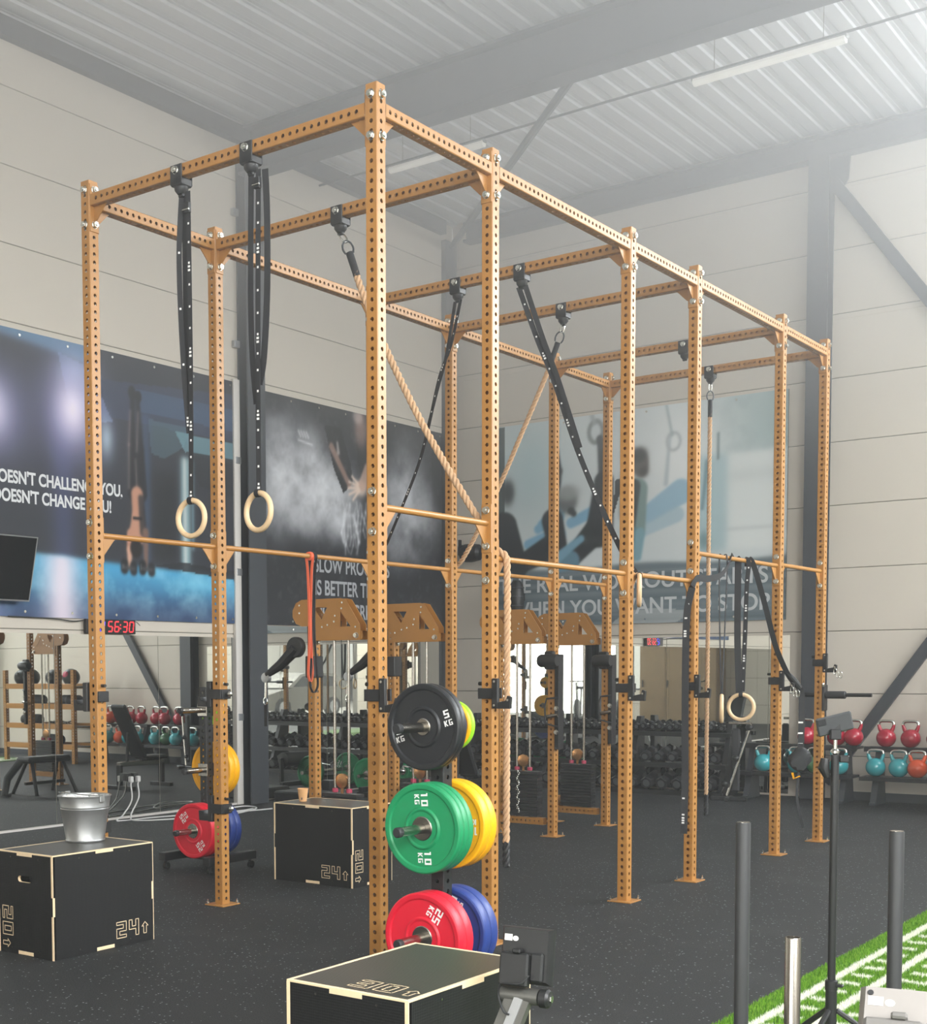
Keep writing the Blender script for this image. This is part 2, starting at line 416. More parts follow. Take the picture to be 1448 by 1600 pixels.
# roof deck: trapezoidal ribs running along y
def deck():
    mb = MB(); pitch, dep_ = 0.27, 0.06; x = XL-0.05; prof = []
    while x < XR+0.3:
        prof += [(x, ZC), (x+0.125, ZC), (x+0.131, ZC+0.03), (x+0.155, ZC+0.03), (x+0.159, ZC+0.024), (x+0.171, ZC+0.024), (x+0.175, ZC+0.03), (x+0.214, ZC+0.03), (x+0.218, ZC+0.024), (x+0.230, ZC+0.024), (x+0.234, ZC+0.03), (x+0.264, ZC+0.03)]
        x += pitch
    n = len(prof)
    vs = [(px, YF-0.1, pz) for px, pz in prof] + [(px, YB+0.1, pz) for px, pz in prof]
    mb.add(vs, [(i, i+1, n+i+1, n+i) for i in range(n-1)])
    top = [(XL-0.2, YF-0.2, ZC+0.2), (XR+0.4, YF-0.2, ZC+0.2), (XR+0.4, YB+0.2, ZC+0.2), (XL-0.2, YB+0.2, ZC+0.2)]
    mb.add(top, [(0, 1, 2, 3)])
    return mb
struct('ceiling', deck(), M['deck'])

JOINTS = [0.512 + 0.737*k for k in range(11)]
def panel_wall(name, fixed, a0, a1, axis, gaps=()):
    """sandwich-panel wall: a dark backing and one object per panel course, joints recessed; gaps = (a0, a1, z0, z1) openings"""
    back = MB()
    inner = 0.05
    sgn = {'left': -1, 'back': 1, 'right': 1, 'front': -1}[name.split('_')[1]]
    def slab(mb, p0, p1, z0, z1, t0, t1, bev=0.0):
        lo, hi = sorted((fixed+sgn*t0, fixed+sgn*t1))
        if axis == 'x': mb.box(lo, hi, p0, p1, z0, z1, bev)
        else: mb.box(p0, p1, lo, hi, z0, z1, bev)
    def cut(z0, z1):
        spans = [(a0, a1)]
        for g in gaps:
            if z1 > g[2]+0.02 and z0 < g[3]-0.02:
                nxt = []
                for s0, s1 in spans:
                    if g[1] <= s0 or g[0] >= s1: nxt.append((s0, s1)); continue
                    if g[0] > s0: nxt.append((s0, g[0]))
                    if g[1] < s1: nxt.append((g[1], s1))
                spans = nxt
        return spans
    zs = sorted(set([0.0] + JOINTS + [ZC+0.1] + [z for g in gaps for z in (g[2], g[3])]))
    for z0, z1 in zip(zs[:-1], zs[1:]):
        for s0, s1 in cut(z0, z1): slab(back, s0, s1, z0, z1, 0.012, 0.2)
    w = struct(name, back, M['joint'])
    zz = [0.0] + JOINTS + [ZC+0.1]
    for z0, z1 in zip(zz[:-1], zz[1:]):
        cuts = sorted(set([z0, z1] + [z for g in gaps for z in (g[2], g[3]) if z0 < z < z1]))
        for c0, c1 in zip(cuts[:-1], cuts[1:]):
            for s0, s1 in cut(c0, c1):
                mb = MB(); slab(mb, s0, s1, c0+(0.004 if c0 == z0 else 0), c1-(0.004 if c1 == z1 else 0), 0.0, 0.02, 0.004)
                mb.build('wall_panel', M['panel'], w)
    return w
panel_wall('wall_left', XL, YF, YB, 'x')
panel_wall('wall_back', YB, XL, XR, 'y', gaps=[(1.45, 3.75, 5.6, 7.1), (4.1, 7.9, 5.6, 7.1)])
HIGH = (4.6, 6.6)
panel_wall('wall_right', XR, YF, YB, 'x', gaps=[(-7.4, -3.0, 0.0, 3.6), (0.4, 9.6, HIGH[0], HIGH[1]), (-8.0, -1.0, HIGH[0], HIGH[1])])
panel_wall('wall_front', YF, XL, XR, 'y', gaps=[(0.7, 2.7, 0.0, 3.0), (3.9, 6.0, 0.0, 3.0), (-0.2, 0.25, 0.9, 2.3)])
M['pane'] = mat('window_pane', (240, 244, 246), 0.05)
M['pane'].node_tree.nodes['Principled BSDF'].inputs['Transmission Weight'].default_value = 1.0
M['pane'].node_tree.nodes['Principled BSDF'].inputs['IOR'].default_value = 1.02
def window(n, x0, x1, y0, y1, z0, z1, div):
    f = MB(); t = 0.05
    alongy = (y1-y0) > (x1-x0)
    def bar(a0, a1, z0_, z1_):
        if alongy: f.box(x0, x1, a0, a1, z0_, z1_)
        else: f.box(a0, a1, y0, y1, z0_, z1_)
    A0, A1 = (y0, y1) if alongy else (x0, x1)
    bar(A0, A1, z0, z0+t); bar(A0, A1, z1-t, z1)
    for i in range(div+1):
        a = A0 + (A1-A0-t)*i/div; bar(a, a+t, z0+t, z1-t)
    o = struct('window_%d' % n, f, M['dark_steel'])
    xm, ym = (x0+x1)/2, (y0+y1)/2
    for i in range(div):
        a = A0 + (A1-A0-t)*i/div + t; e = A0 + (A1-A0-t)*(i+1)/div
        g = MB()
        if alongy: g.box(xm-0.004, xm+0.004, a, e, z0+t, z1-t)
        else: g.box(a, e, ym-0.004, ym+0.004, z0+t, z1-t)
        g.build('pane', M['pane'], o)
window(1, XR+0.05, XR+0.12, 0.4, 9.6, HIGH[0], HIGH[1], 6)
window(2, XR+0.05, XR+0.12, -8.0, -1.0, HIGH[0], HIGH[1], 5)
window(3, 0.7, 2.7, YF-0.12, YF-0.05, 0.0, 3.0, 2)
window(4, 3.9, 6.0, YF-0.12, YF-0.05, 0.0, 3.0, 2)
window(5, -0.2, 0.25, YF-0.12, YF-0.05, 0.9, 2.3, 1)

# roof girder, eaves beams, columns, bracing
def ibeam(mb, axis, a0, a1, c, w, z0, z1, tf=0.03, tw=0.02):
    """I-section along axis; c = centre across, w = flange width"""
    for (lo, hi, ww) in ((z0, z0+tf, w), (z1-tf, z1, w), (z0+tf, z1-tf, tw)):
        if axis == 'x': mb.box(a0, a1, c-ww/2, c+ww/2, lo, hi)
        else: mb.box(c-ww/2, c+ww/2, a0, a1, lo, hi)
    return mb
struct('roof_girder', ibeam(MB(), 'x', XL, XR, 6.32, 0.26, 7.22, 7.745), M['dark_steel'])
struct('roof_girder', ibeam(MB(), 'x', XL, XR, -0.9, 0.26, 7.22, 7.745), M['dark_steel'])
struct('eaves_beam', MB().box(XL+0.001, XL+0.10, YF, YB-0.3, 7.565, 7.748), M['dark_steel'])
struct('eaves_beam', ibeam(MB(), 'x', XL+0.3, XR, YB-0.10, 0.19, 7.44, 7.70), M['dark_steel'])
def column(x0, x1, y0, y1, flange_along):
    mb = MB(); t = 0.018
    if flange_along == 'y':     # flanges are planes of constant x
        mb.box(x0, x0+t, y0, y1, 0, 7.55); mb.box(x1-t, x1, y0, y1, 0, 7.55); mb.box(x0+t, x1-t, (y0+y1)/2-0.01, (y0+y1)/2+0.01, 0, 7.55)
    else:
        mb.box(x0, x1, y0, y0+t, 0, 7.45); mb.box(x0, x1, y1-t, y1, 0, 7.45); mb.box((x0+x1)/2-0.01, (x0+x1)/2+0.01, y0+t, y1-t, 0, 7.45)
    return mb
cl = struct('wall_column', column(XL+0.001, XL+0.16, 6.16, 6.46, 'y'), M['dark_steel'])
for z in (6.78, 5.30, 3.98, 2.70, 1.02):
    MB().box(XL+0.001, XL+0.05, 6.07, 6.159, z-0.04, z+0.04, 0.004).build('clip', M['frame_grey'], cl)
struct('wall_column', MB().box(XL+0.002, XL+0.07, 10.36, YB-0.002, 0, 7.5), M['dark_steel'])
struct('wall_column', column(-1.53, -1.29, YB-0.20, YB-0.001, 'x'), M['dark_steel'])
struct('wall_column', column(3.8, 4.04, YB-0.20, YB-0.001, 'x'), M['dark_steel'])
def brace(p0, p1, w, t):
    p0, p1 = Vector(p0), Vector(p1); mb = MB(); ax = (p1-p0).normalized()
    mb.ribbon([p0, p1], w, ax.cross(Vector((0, 1, 0))), t); return mb
struct('diagonal_brace', brace((-1.27, YB-0.06, 7.15), (1.30, YB-0.06, 3.52), 0.13, 0.06), M['dark_steel'])
struct('diagonal_brace', brace((-1.27, YB-0.06, 0.20), (1.26, YB-0.06, 3.78), 0.13, 0.06), M['dark_steel'])
struct('gusset_plate', MB().prism([(-1.29, 7.44), (-1.10, 7.44), (-1.12, 7.18), (-1.18, 7.07), (-1.29, 7.10)], YB-0.05, YB-0.035, 'y'), M['dark_steel'])
struct('roof_brace', MB().tube([(-2.35, 6.42, 7.33), (-6.45, 10.40, 7.40)], 0.045, 8), M['dark_steel'])
# skirting of the mirrored wall and white trims
struct('baseboard_left', MB().box(XL+0.001, XL+0.03, -3.0, 6.05, 0.0, 0.022), M['skirting'])
struct('trim_1', MB().box(XL+0.001, XL+0.045, 6.045, 6.15, 0.0, 4.9, 0.004), M['skirting'])
struct('baseboard_back', MB().box(-1.2, XR, YB-0.03, YB-0.001, 0.0, 0.10), M['dark_steel'])
# outside, seen in the mirrors through gate and doors
struct('outside_ground', MB().box(XR+0.2, XR+24, -26, 14, -0.25, -0.04), M['asphalt'])
struct('outside_ground', MB().box(-10, XR+0.2, -26, YF-0.2, -0.25, -0.04), M['asphalt'])
struct('outside_facade', MB().box(XR+15, XR+15.4, -26, 10, -0.04, 7), M['facade'])
struct('outside_facade', MB().box(-10, XR+10, -22.4, -22, -0.04, 7), M['facade'])

window(6, 1.45, 3.75, YB+0.05, YB+0.12, 5.6, 7.1, 2)
window(7, 4.1, 7.9, YB+0.05, YB+0.12, 5.6, 7.1, 3)

# wall mirrors, one pane each
def mirror(label, x0, x1, y0, y1, z0, z1):
    t = MB().box(x0, x1, y0, y1, z0, z1).build('wall_mirror', M['mirror'], None, 0)
    tag(t, label, 'mirror', 'gym wall mirrors')
ys = [-2.43, -0.99, 0.45, 1.95, 3.39, 4.83, 6.04]
lab = ['tall wall mirror pane far left, sixth from the dark column', 'wall mirror pane beyond the left edge, fifth from the dark column', 'wall mirror pane, fourth from the dark column, left of the box with the bucket', 'wall mirror pane on the left wall behind the tilted screen', 'wall mirror pane under the red clock, reflecting teal kettlebells', 'narrow wall mirror pane next to the white strip and the dark column']
for a, b_, l_ in zip(ys[:-1], ys[1:], lab): mirror(l_, XL+0.002, XL+0.010, a+0.003, b_-0.003, 0.024, 1.945)
for a, b_, l_ in ((6.47, 7.75, 'wall mirror pane right of the dark column, reflecting a parked car'), (7.75, 9.03, 'wall mirror pane behind the second cable tower'), (9.03, 10.35, 'wall mirror pane ending at the corner column')):
    mirror(l_, XL+0.002, XL+0.010, a+0.003, b_-0.003, 0.024, 2.095)
xs = [-5.98, -4.66, -3.325, -1.99]
for a, b_, l_ in zip(xs[:-1], xs[1:], ('back wall mirror pane nearest the corner', 'back wall mirror pane between the fourth and fifth cable posts', 'back wall mirror pane behind the hanging straps')):
    mirror(l_, a+0.003, b_-0.003, YB-0.010, YB-0.002, 0.03, 1.95)
mirror('slim end pane of the back wall mirror beside the dark column', -1.987, -1.733, YB-0.010, YB-0.002, 0.03, 1.95)

# ceiling battens and conduit
for k, (x0, x1, l_) in enumerate(((-1.70, -0.17, 'long white tube light under the roof deck, right of the rig'), (-5.45, -4.12, 'white tube light under the roof deck above the corner'))):
    t = thing('batten_light', l_, 'ceiling light', ((x0+x1)/2, 7.56, 7.40), 0, 'tube lights under the roof')
    L = (x1-x0)/2
    MB().box(-L, L, -0.035, 0.035, 0.0, 0.035, 0.008).build('housing', M['frame_grey'], t)
    mb = MB(); mb.tube([(-L+0.02, 0, -0.005), (L-0.02, 0, -0.005)], 0.042, 10); mb.build('diffuser', M['lamp'], t)
    for sx in (-0.7, 0.7): MB().cyl((sx*L, 0, 0.035), (sx*L, 0, 0.36), 0.004, n=6).build('suspension_wire', M['steel'], t)
tag(MB().tube([(-6.5, 7.56, 7.455), (XR-0.1, 7.56, 7.455)], 0.013, 8).build('conduit', M['dark_steel']), 'thin dark conduit carrying the tube lights across the roof', 'conduit')

# ------------------------------------------------------------------ the rig
T, PITCH, HR, RIGH = 0.072, 0.048, 0.0116, 4.45
def perforated(L, n=None, start=None, t=T, pitch=PITCH, hr=HR, nseg=12, cap0=False, cap1=True, wall=0.005, ch=0.004):
    """square tube along +z, centred on the axis, holes through all four faces"""
    mb = MB(); n = int((L-0.02)/pitch) if n is None else n
    start = (L-n*pitch)/2 if start is None else start
    h = t/2
    def face(fn):
        e = h-ch
        def quadstrip(z0, z1): mb.add([fn(-e, z0), fn(e, z0), fn(e, z1), fn(-e, z1)], [(0, 1, 2, 3)])
        if start > 1e-6: quadstrip(0, start)
        if L-start-n*pitch > 1e-6: quadstrip(start+n*pitch, L)
        for i in range(n):
            z0 = start+i*pitch; zc = z0+pitch/2; hp = pitch/2
            B = [(-e, -hp), (-e/3, -hp), (e/3, -hp), (e, -hp), (e, -hp/3), (e, hp/3), (e, hp), (e/3, hp), (-e/3, hp), (-e, hp), (-e, hp/3), (-e, -hp/3)]
            R = [(hr*math.cos(a), hr*math.sin(a)) for a in [math.radians(-135+30*k) for k in range(12)]]
            vs = [fn(x, zc+y) for x, y in B] + [fn(x, zc+y) for x, y in R] + [fn(x, zc+y, wall) for x, y in R]
            mb.add(vs, [(k, (k+1) % 12, 12+(k+1) % 12, 12+k) for k in range(12)] + [(12+k, 12+(k+1) % 12, 24+(k+1) % 12, 24+k) for k in range(12)])
    face(lambda a, z, dd=0: (a, -h+dd, z)); face(lambda a, z, dd=0: (h-dd, a, z))
    face(lambda a, z, dd=0: (-a, h-dd, z)); face(lambda a, z, dd=0: (-h+dd, -a, z))
    e = h-ch
    for (x0, y0, x1, y1) in ((e, -h, h, -e), (h, e, e, h), (-e, h, -h, e), (-h, -e, -e, -h)):
        mb.add([(x0, y0, 0), (x1, y1, 0), (x1, y1, L), (x0, y0, L)], [(0, 1, 2, 3)])
    oc = [(-e, -h), (e, -h), (h, -e), (h, e), (e, h), (-e, h), (-h, e), (-h, -e)]
    if cap1: mb.add([(x, y, L) for x, y in oc], [tuple(range(8))])
    if cap0: mb.add([(x, y, 0) for x, y in oc], [tuple(range(8))[::-1]])
    return mb
def raw(mb, name, m):
    """mesh without welding or normal recalculation of the thin shell"""
    return mb.mesh(name, m, 30)

rig = thing('pull_up_rig', 'tall gold perforated steel pull-up rig of twelve posts on the rubber floor', 'rig', (0, 0, 0))
ME = {}
ME['upright'] = raw(perforated(RIGH-0.008), 'upright', M['gold'])
BAY = [0.0, 1.069, 2.776, 3.845, 5.552, 6.621]
XRr, XLl = -T/2, -2.107-T/2
YC = [y + T/2 for y in BAY]
def place_mesh(name, me, parent, loc, rot=None):
    o = link(name, me, parent); o.location = loc
    if rot is not None: o.rotation_euler = rot
    return o
# meshes reused
hx = MB(); hx.lathe([(0.022, 0.0), (0.022, 0.003)], n=16)
hx.cyl((0, 0, 0.003), (0, 0, 0.020), 0.0195, 0.018, n=6); hx.cyl((0, 0, 0.020), (0, 0, 0.025), 0.009, n=8)
ME['bolt'] = hx.mesh('bolt', M['chrome'], 30)
fp = MB().box(-0.085, 0.085, -0.085, 0.085, 0, 0.008, 0.002)
ME['foot_plate'] = fp.mesh('foot_plate', M['gold'])
ME['anchor'] = MB().cyl((0, 0, 0), (0, 0, 0.03), 0.006, n=8).cyl((0, 0, 0.004), (0, 0, 0.014), 0.011, n=6).mesh('anchor_bolt', M['chrome'])
ROT = {'-y': (PI/2, 0, 0), '+x': (0, PI/2, 0), '+y': (-PI/2, 0, 0), '-x': (0, -PI/2, 0)}
posts = {}
BARZ = {'R': [2.392, 2.20, 2.20, 2.408, 2.42], 'L': [2.387]*5}
BEAMZ = 4.335
for side, X in (('R', XRr), ('L', XLl)):
    for i, Y in enumerate(YC):
        p = place_mesh('upright', ME['upright'], rig, (X, Y, 0.008)); posts[side, i] = p
        place_mesh('foot_plate', ME['foot_plate'], p, (0, 0, -0.008))
        for ax_, ay_ in ((-0.07, -0.07), (0.07, 0.07)): place_mesh('anchor_bolt', ME['anchor'], p, (ax_, ay_, 0))
        zs = [BEAMZ+0.062, BEAMZ-0.138]
        for z in zs:
            place_mesh('bolt', ME['bolt'], p, (0, -T/2-(0.006 if i > 0 else 0), z-0.008), ROT['-y'])
            place_mesh('bolt', ME['bolt'], p, (T/2+(0.006 if side == 'L' else 0), 0, z-0.008), ROT['+x'])
        hs = []
        if i > 0: hs.append((BARZ[side][i-1], 1))
        if i < 5: hs.append((BARZ[side][i], 0))
        done = []
        for h_, plate in sorted(hs, key=lambda q: -q[1]):
            for z in (h_+0.072, h_-0.128):
                if all(abs(z-q) > 0.03 for q in done):
                    done.append(z)
                    place_mesh('bolt', ME['bolt'], p, (0, -T/2-(0.006 if i > 0 else 0), z-0.008), ROT['-y'])
# end bracket of a beam, bolted flat to the post, with a gusset under the beam. local: beam along +x from x=0
def bracket_mb(reach, drop, up, half=0.033):
    mb = MB(); mb.box(0, 0.006, -half, half, -drop, up, 0.0015)
    return mb
def gusset_mb(reach, z0, drop):
    mb = MB()
    mb.prism([(0.006, z0), (reach, z0), (reach-0.012, z0-0.012), (0.03, z0-drop+0.02), (0.006, z0-drop)], -0.003, 0.003, 'y')
    return mb
bm1 = bracket_mb(0, 0.18, 0.095); bm1.prism([(0.006, -0.035), (0.115, -0.035), (0.095, -0.05), (0.03, -0.115), (0.006, -0.125)], -0.003, 0.003, 'y')
ME['beam_bracket'] = bm1.mesh('bracket', M['gold'])
bm2 = bracket_mb(0, 0.165, 0.105); bm2.prism([(0.006, -0.012), (0.125, -0.012), (0.105, -0.03), (0.03, -0.118), (0.006, -0.13)], -0.003, 0.003, 'y')
ME['bar_bracket'] = bm2.mesh('bracket', M['gold'])
def beam_mesh(L, name):
    return raw(perforated(L-0.012, cap1=False, t=0.068), name, M['gold'])
LX = 2.107 - T
ME['cross'] = beam_mesh(LX, 'crossbeam')
ME['long'] = beam_mesh(BAY[2]-BAY[1]-T, 'side_beam'); ME['short'] = beam_mesh(BAY[1]-T, 'side_beam_short')
for i, Y in enumerate(YC):
    o = place_mesh('crossbeam', ME['cross'], rig, (XLl+T/2+0.006, Y, BEAMZ), (0, PI/2, 0))
    # brackets are children of the beam: beam local z = world x
    for a, sgn in ((-0.006, 1), (LX-0.006, -1)):
        bk = place_mesh('bracket', ME['beam_bracket'], o, (0, 0, a)); bk.rotation_euler = (0, -PI/2, 0) if sgn == 1 else (0, -PI/2, 0)
        if sgn == -1: bk.scale = (-1, 1, 1)
for side, X in (('R', XRr), ('L', XLl)):
    for i in range(5):
        L = YC[i+1]-YC[i]-T
        o = place_mesh('side_beam', ME['short'] if L < 1.2 else ME['long'], rig, (X, YC[i]+T/2+0.006, BEAMZ), (-PI/2, 0, 0))
        for a, sgn in ((-0.006, 1), (L-0.006, -1)):
            bk = place_mesh('bracket', ME['beam_bracket'], o, (0, 0, a))
            bk.rotation_mode = 'QUATERNION'
            m3 = Matrix(((0, -sgn, 0), (0, 0, -1), (sgn, 0, 0)))
            bk.rotation_quaternion = m3.to_quaternion()
        bar = MB(); zb = BARZ[side][i]
        bar.cyl((0, 0, 0.006), (0, 0, L-0.006), 0.0172, n=20)
        bo = place_mesh('pull_up_bar', bar.mesh('pull_up_bar', M['gold']), rig, (X, YC[i]+T/2, zb), (-PI/2, 0, 0))
        for a, sgn in ((0, 1), (L, -1)):
            bk = place_mesh('bracket', ME['bar_bracket'], bo, (0, 0, a)); bk.rotation_mode = 'QUATERNION'
            m3 = Matrix(((0, -sgn, 0), (0, 0, -1), (sgn, 0, 0)))
            bk.rotation_quaternion = m3.to_quaternion()
# hanger brackets bolted to the crossbeams: black cheek plate with a swivel eye below
hb = MB(); hb.box(-0.045, 0.045, -0.044, -0.036, -0.075, 0.032, 0.003); hb.box(-0.045, 0.045, 0.036, 0.044, -0.075, 0.032, 0.003)
hb.box(-0.043, 0.043, -0.044, 0.044, -0.082, -0.038, 0.006)
hb.lathe([(0.040, -0.08), (0.038, -0.10), (0.022, -0.12)], n=16); hb.box(-0.02, 0.02, -0.010, 0.010, -0.135, -0.11, 0.005)
ME['hanger'] = hb.mesh('hanger_bracket', M['black'])
HANG = [(0, -1.382), (0, -0.862), (1, -1.099), (2, -1.373), (2, -0.843), (3, -1.108), (4, -0.872), (5, -1.093)]
for i, X in HANG:
    h_ = place_mesh('hanger_bracket', ME['hanger'], rig, (X, YC[i], BEAMZ))
    place_mesh('bolt', ME['bolt'], h_, (0, -0.044, 0.0), ROT['-y'])

# ------------------------------------------------------------------ J-cups and rig attachments
def j_cup(label, X, Y, z, side=1, arm=True, clip=False):
    """sleeve round the post, side plate standing off the post and a cradle arm; local origin at the post axis"""
    t = thing('j_cup', label, 'rack hook', (X, Y, z), 0, 'hooks on the rig posts')
    h = T/2+0.003; s = side
    mb = MB(); th = 0.012
    mb.box(-h-th, h+th, -h-th, -h, -0.03, 0.03, 0.002); mb.box(-h-th, h+th, h, h+th, -0.03, 0.03, 0.002)
    mb.box(-s*h, -s*(h+th), -h, h, -0.03, 0.03, 0.002)
    mb.build('sleeve', M['black'], t)
    mb = MB(); mb.box(s*(h+0.001), s*(h+th+0.03), -h-th, -h+0.012, -0.085, 0.085, 0.004)
    if arm:
        mb.prism([(s*(h+th+0.028), -0.085), (s*(h+0.12), -0.085), (s*(h+0.125), -0.02), (s*(h+0.105), -0.012), (s*(h+0.095), -0.04), (s*(h+th+0.028), -0.05)], -h-th, -h+0.012, 'y')
    mb.build('side_plate', M['black'], t)
    rv = MB()
    for x_, z_ in ((h+0.02, 0.068), (h+0.02, -0.066), (h+0.108, -0.036)):
        if arm or x_ < h+0.05: rv.cyl((s*x_, -h-th-0.004, z_), (s*x_, -h-th+0.001, z_), 0.007, n=10)
    rv.build('rivet', M['chrome'], t)
    mb = MB(); mb.cyl((-s*(h+0.0), 0, 0.055), (-s*(h+0.035), 0, 0.055), 0.011, n=10); mb.build('lock_pin', M['black_plastic'], t)
    if clip:
        c = MB()
        for k, (dx, dz) in enumerate(((0.0, 0.0), (0.022, -0.028), (0.05, -0.03))):
            P = [(s*(h+0.115)+dx+0.012*math.cos(a), -h-th-0.008, -0.075+dz+0.030*math.sin(a)) for a in [2*PI*q/12 for q in range(12)]]
            c.tube(P, 0.0028, 6, closed=True)
        c.build('snap_clip', M['chrome'], t)
    return t
JZ = 1.44
for i, (z, l_) in enumerate(((1.445, 'black hook on the front right post, partly behind the black plate'), (1.435, 'black hook on the second right post, against the hanging rope'), (1.44, 'black hook on the third right post, its arm over the dark bench'), (1.437, 'black hook on the fourth right post, beside the thin rope'), (1.457, 'black hook with a chain clip on the fifth right post'), (1.605, 'black hook highest up, on the last right post with a snap clip'))):
    j_cup(l_, XRr, YC[i], z, 1, True, i >= 4)
for i, z, l_ in ((0, 1.42, 'small black hook block on the front left post above the bucket'), (0, 0.63, 'low black hook on the front left post behind the bucket'), (1, 1.415, 'black hook sleeve with a chrome pin on the second left post'), (1, 0.65, 'low black hook sleeve on the second left post beside the red plate')):
    t = thing('j_cup', l_, 'rack hook', (XLl, YC[i], z), 0, 'hooks on the rig posts')
    h = T/2+0.003; th = 0.012; mb = MB()
    if i == 1:
        mb.box(-h-th, h+th, -h-th, -h, -0.032, 0.032, 0.002); mb.box(-h-th, h+th, h, h+th, -0.032, 0.032, 0.002)
    mb.box(h, h+th+0.006, -h, h, -0.032, 0.032, 0.003); mb.build('sleeve', M['black'], t)
    mb = MB(); mb.box(-h-th-0.03, -h-0.001, -h-th, h+th, -0.09, 0.085, 0.004); mb.prism([(-h-th-0.028, -0.085), (-h-0.12, -0.085), (-h-0.125, -0.02), (-h-0.10, -0.02), (-h-0.09, -0.045), (-h-th-0.028, -0.05)], -h-th, h+th, 'y'); mb.build('side_plate', M['black'], t)
    MB().cyl((h, 0, 0.065), (h+0.03, 0, 0.065), 0.010, n=10).build('lock_pin', M['black_plastic'], t)
    if i == 1: MB().lathe([(0.0, 0.0), (0.016, 0.006), (0.02, 0.02), (0.014, 0.034), (0.0, 0.04)], (h+th+0.006, 0.01, 0.0), 'x', 14).build('pin_knob', M['chrome'], t)

# dip handle sticking out of the last right post
t = thing('dip_attachment', 'black padded bar sticking out to the right of the last rig post', 'rig attachment', (XRr, YC[5], 1.32))
MB().box(T/2+0.001, T/2+0.02, -0.05, 0.05, -0.14, 0.09, 0.004).build('back_plate', M['black'], t)
MB().lathe([(0.028, 0), (0.034, 0.006), (0.034, 0.17), (0.028, 0.176)], (T/2+0.02, 0, 0), 'x', 18).build('pad', M['rubber'], t)
MB().cyl((T/2+0.19, 0, 0), (T/2+0.42, 0, 0), 0.017, n=14).build('handle', M['black'], t)
MB().lathe([(0.0, 0), (0.016, 0.004), (0.02, 0.014), (0.012, 0.02)], (T/2+0.0, -0.045, 0.09), 'x', 12).build('lock_knob', M['chrome'], t)
MB().cyl((-T/2-0.13, 0, 0.0), (-T/2-0.004, 0, 0.0), 0.02, n=12).build('rear_stub', M['black'], t)

# ------------------------------------------------------------------ ropes, rings, straps, bands
def rope(label, path, rad, topcap=None, group=None, tail=0.13, cat='rope'):
    P = smoothpath(path, 40)
    # resample evenly
    L = [0.0]
    for a, c in zip(P[:-1], P[1:]): L.append(L[-1]+(c-a).length)
    step = 0.011; n = int(L[-1]/step); Q = []; j = 0
    for i in range(n+1):
        s_ = i*step
        while j < len(L)-2 and L[j+1] < s_: j += 1
        k = (s_-L[j])/max(1e-9, L[j+1]-L[j]); Q.append(P[j].lerp(P[j+1], k))
    t = thing('climbing_rope', label, cat, Q[0], 0, group); o = Q[0]
    strands = []; m = len(Q); up = None; fr = []
    for i in range(m):
        tt = (Q[min(i+1, m-1)]-Q[max(i-1, 0)]).normalized()
        if up is None: up = tt.orthogonal().normalized()
        up = (up - tt*up.dot(tt)).normalized(); fr.append((tt, up.copy(), tt.cross(up)))
    mb = MB(); cap = MB(); nt_ = int(tail/step)
    for k in range(3):
        pts = []
        for i in range(m):
            a = 2*PI*k/3 + i*step/(rad*6.0)*2*PI
            pts.append(Q[i]-o + (fr[i][1]*math.cos(a)+fr[i][2]*math.sin(a))*rad*0.56)
        mb.tube(pts[:m-nt_+1], rad*0.52, 7)
        cap.tube(pts[m-nt_:], rad*0.575, 7)
    mb.build('rope_strands', M['hemp'], t, 60)
    cap.build('taped_end', M['rubber'], t, 60)
    if topcap:
        # webbing sleeve and loop at the top, then shackle
        q = MB(); tt = fr[0][0]; q.cyl(Vector((0, 0, 0))-tt*0.13, tt*0.03, rad*1.12, rad*1.05, 14); q.build('webbing_sleeve', M['strap'], t)
        lp = MB(); c0 = -tt*0.13; w = fr[0][1]
        pts = [c0 - w*0.024, c0 - w*0.032 - tt*0.03, c0 - w*0.024 - tt*0.065, c0 - tt*0.082, c0 + w*0.024 - tt*0.065, c0 + w*0.032 - tt*0.03, c0 + w*0.024]
        lp.tube(smoothpath(pts, 5), 0.006, 8); lp.build('steel_loop', M['dark_steel'], t)
        top = Vector(topcap)-o; e = c0 - tt*0.078
        cb = MB(); side_ = fr[0][2]
        ring = []
        for a in [2*PI*q_/14 for q_ in range(14)]:
            mid = (top+e)/2; ax_ = (top-e); ring.append(mid + ax_*0.58*math.sin(a) + w*0.016*math.cos(a))
        cb.tube(ring, 0.0055, 7, closed=True); cb.build('carabiner', M['chrome'], t)
    return t
M['hemp'] = mat('natural_rope', (200, 164, 128), 0.85, noise=0.18, scale=90, bump=0.4, bscale=350)
Z0 = BEAMZ-0.125
rope('natural climbing rope pulled aside over the bars, hanging beside the second right post', [(-0.985, 1.105, 3.96), (-0.925, 1.105, 3.81), (-0.76, 1.105, 3.47), (-0.54, 1.105, 3.07), (-0.36, 1.10, 2.79), (-0.16, 1.09, 2.50), (-0.105, 1.115, 2.40), (-0.09, 1.17, 2.30), (-0.045, 1.215, 2.245), (-0.005, 1.222, 2.215), (0.004, 1.222, 2.15), (0.006, 1.222, 1.9), (0.004, 1.222, 1.3), (0.0, 1.222, 0.42)], 0.0205, (-1.099, 1.105, Z0), 'climbing ropes on the rig', tail=0.16)
rope('climbing rope pulled left behind the crossed black straps to the fourth left post', [(-1.205, 3.88, 3.965), (-1.27, 3.88, 3.82), (-1.47, 3.885, 3.44), (-1.65, 3.89, 3.10), (-1.89, 3.91, 2.71), (-2.06, 3.945, 2.49), (-2.14, 3.97, 2.43), (-2.19, 3.97, 2.38), (-2.205, 3.965, 2.25), (-2.205, 3.965, 1.5), (-2.205, 3.965, 0.7)], 0.019, (-1.108, 3.88, Z0), 'climbing ropes on the rig')
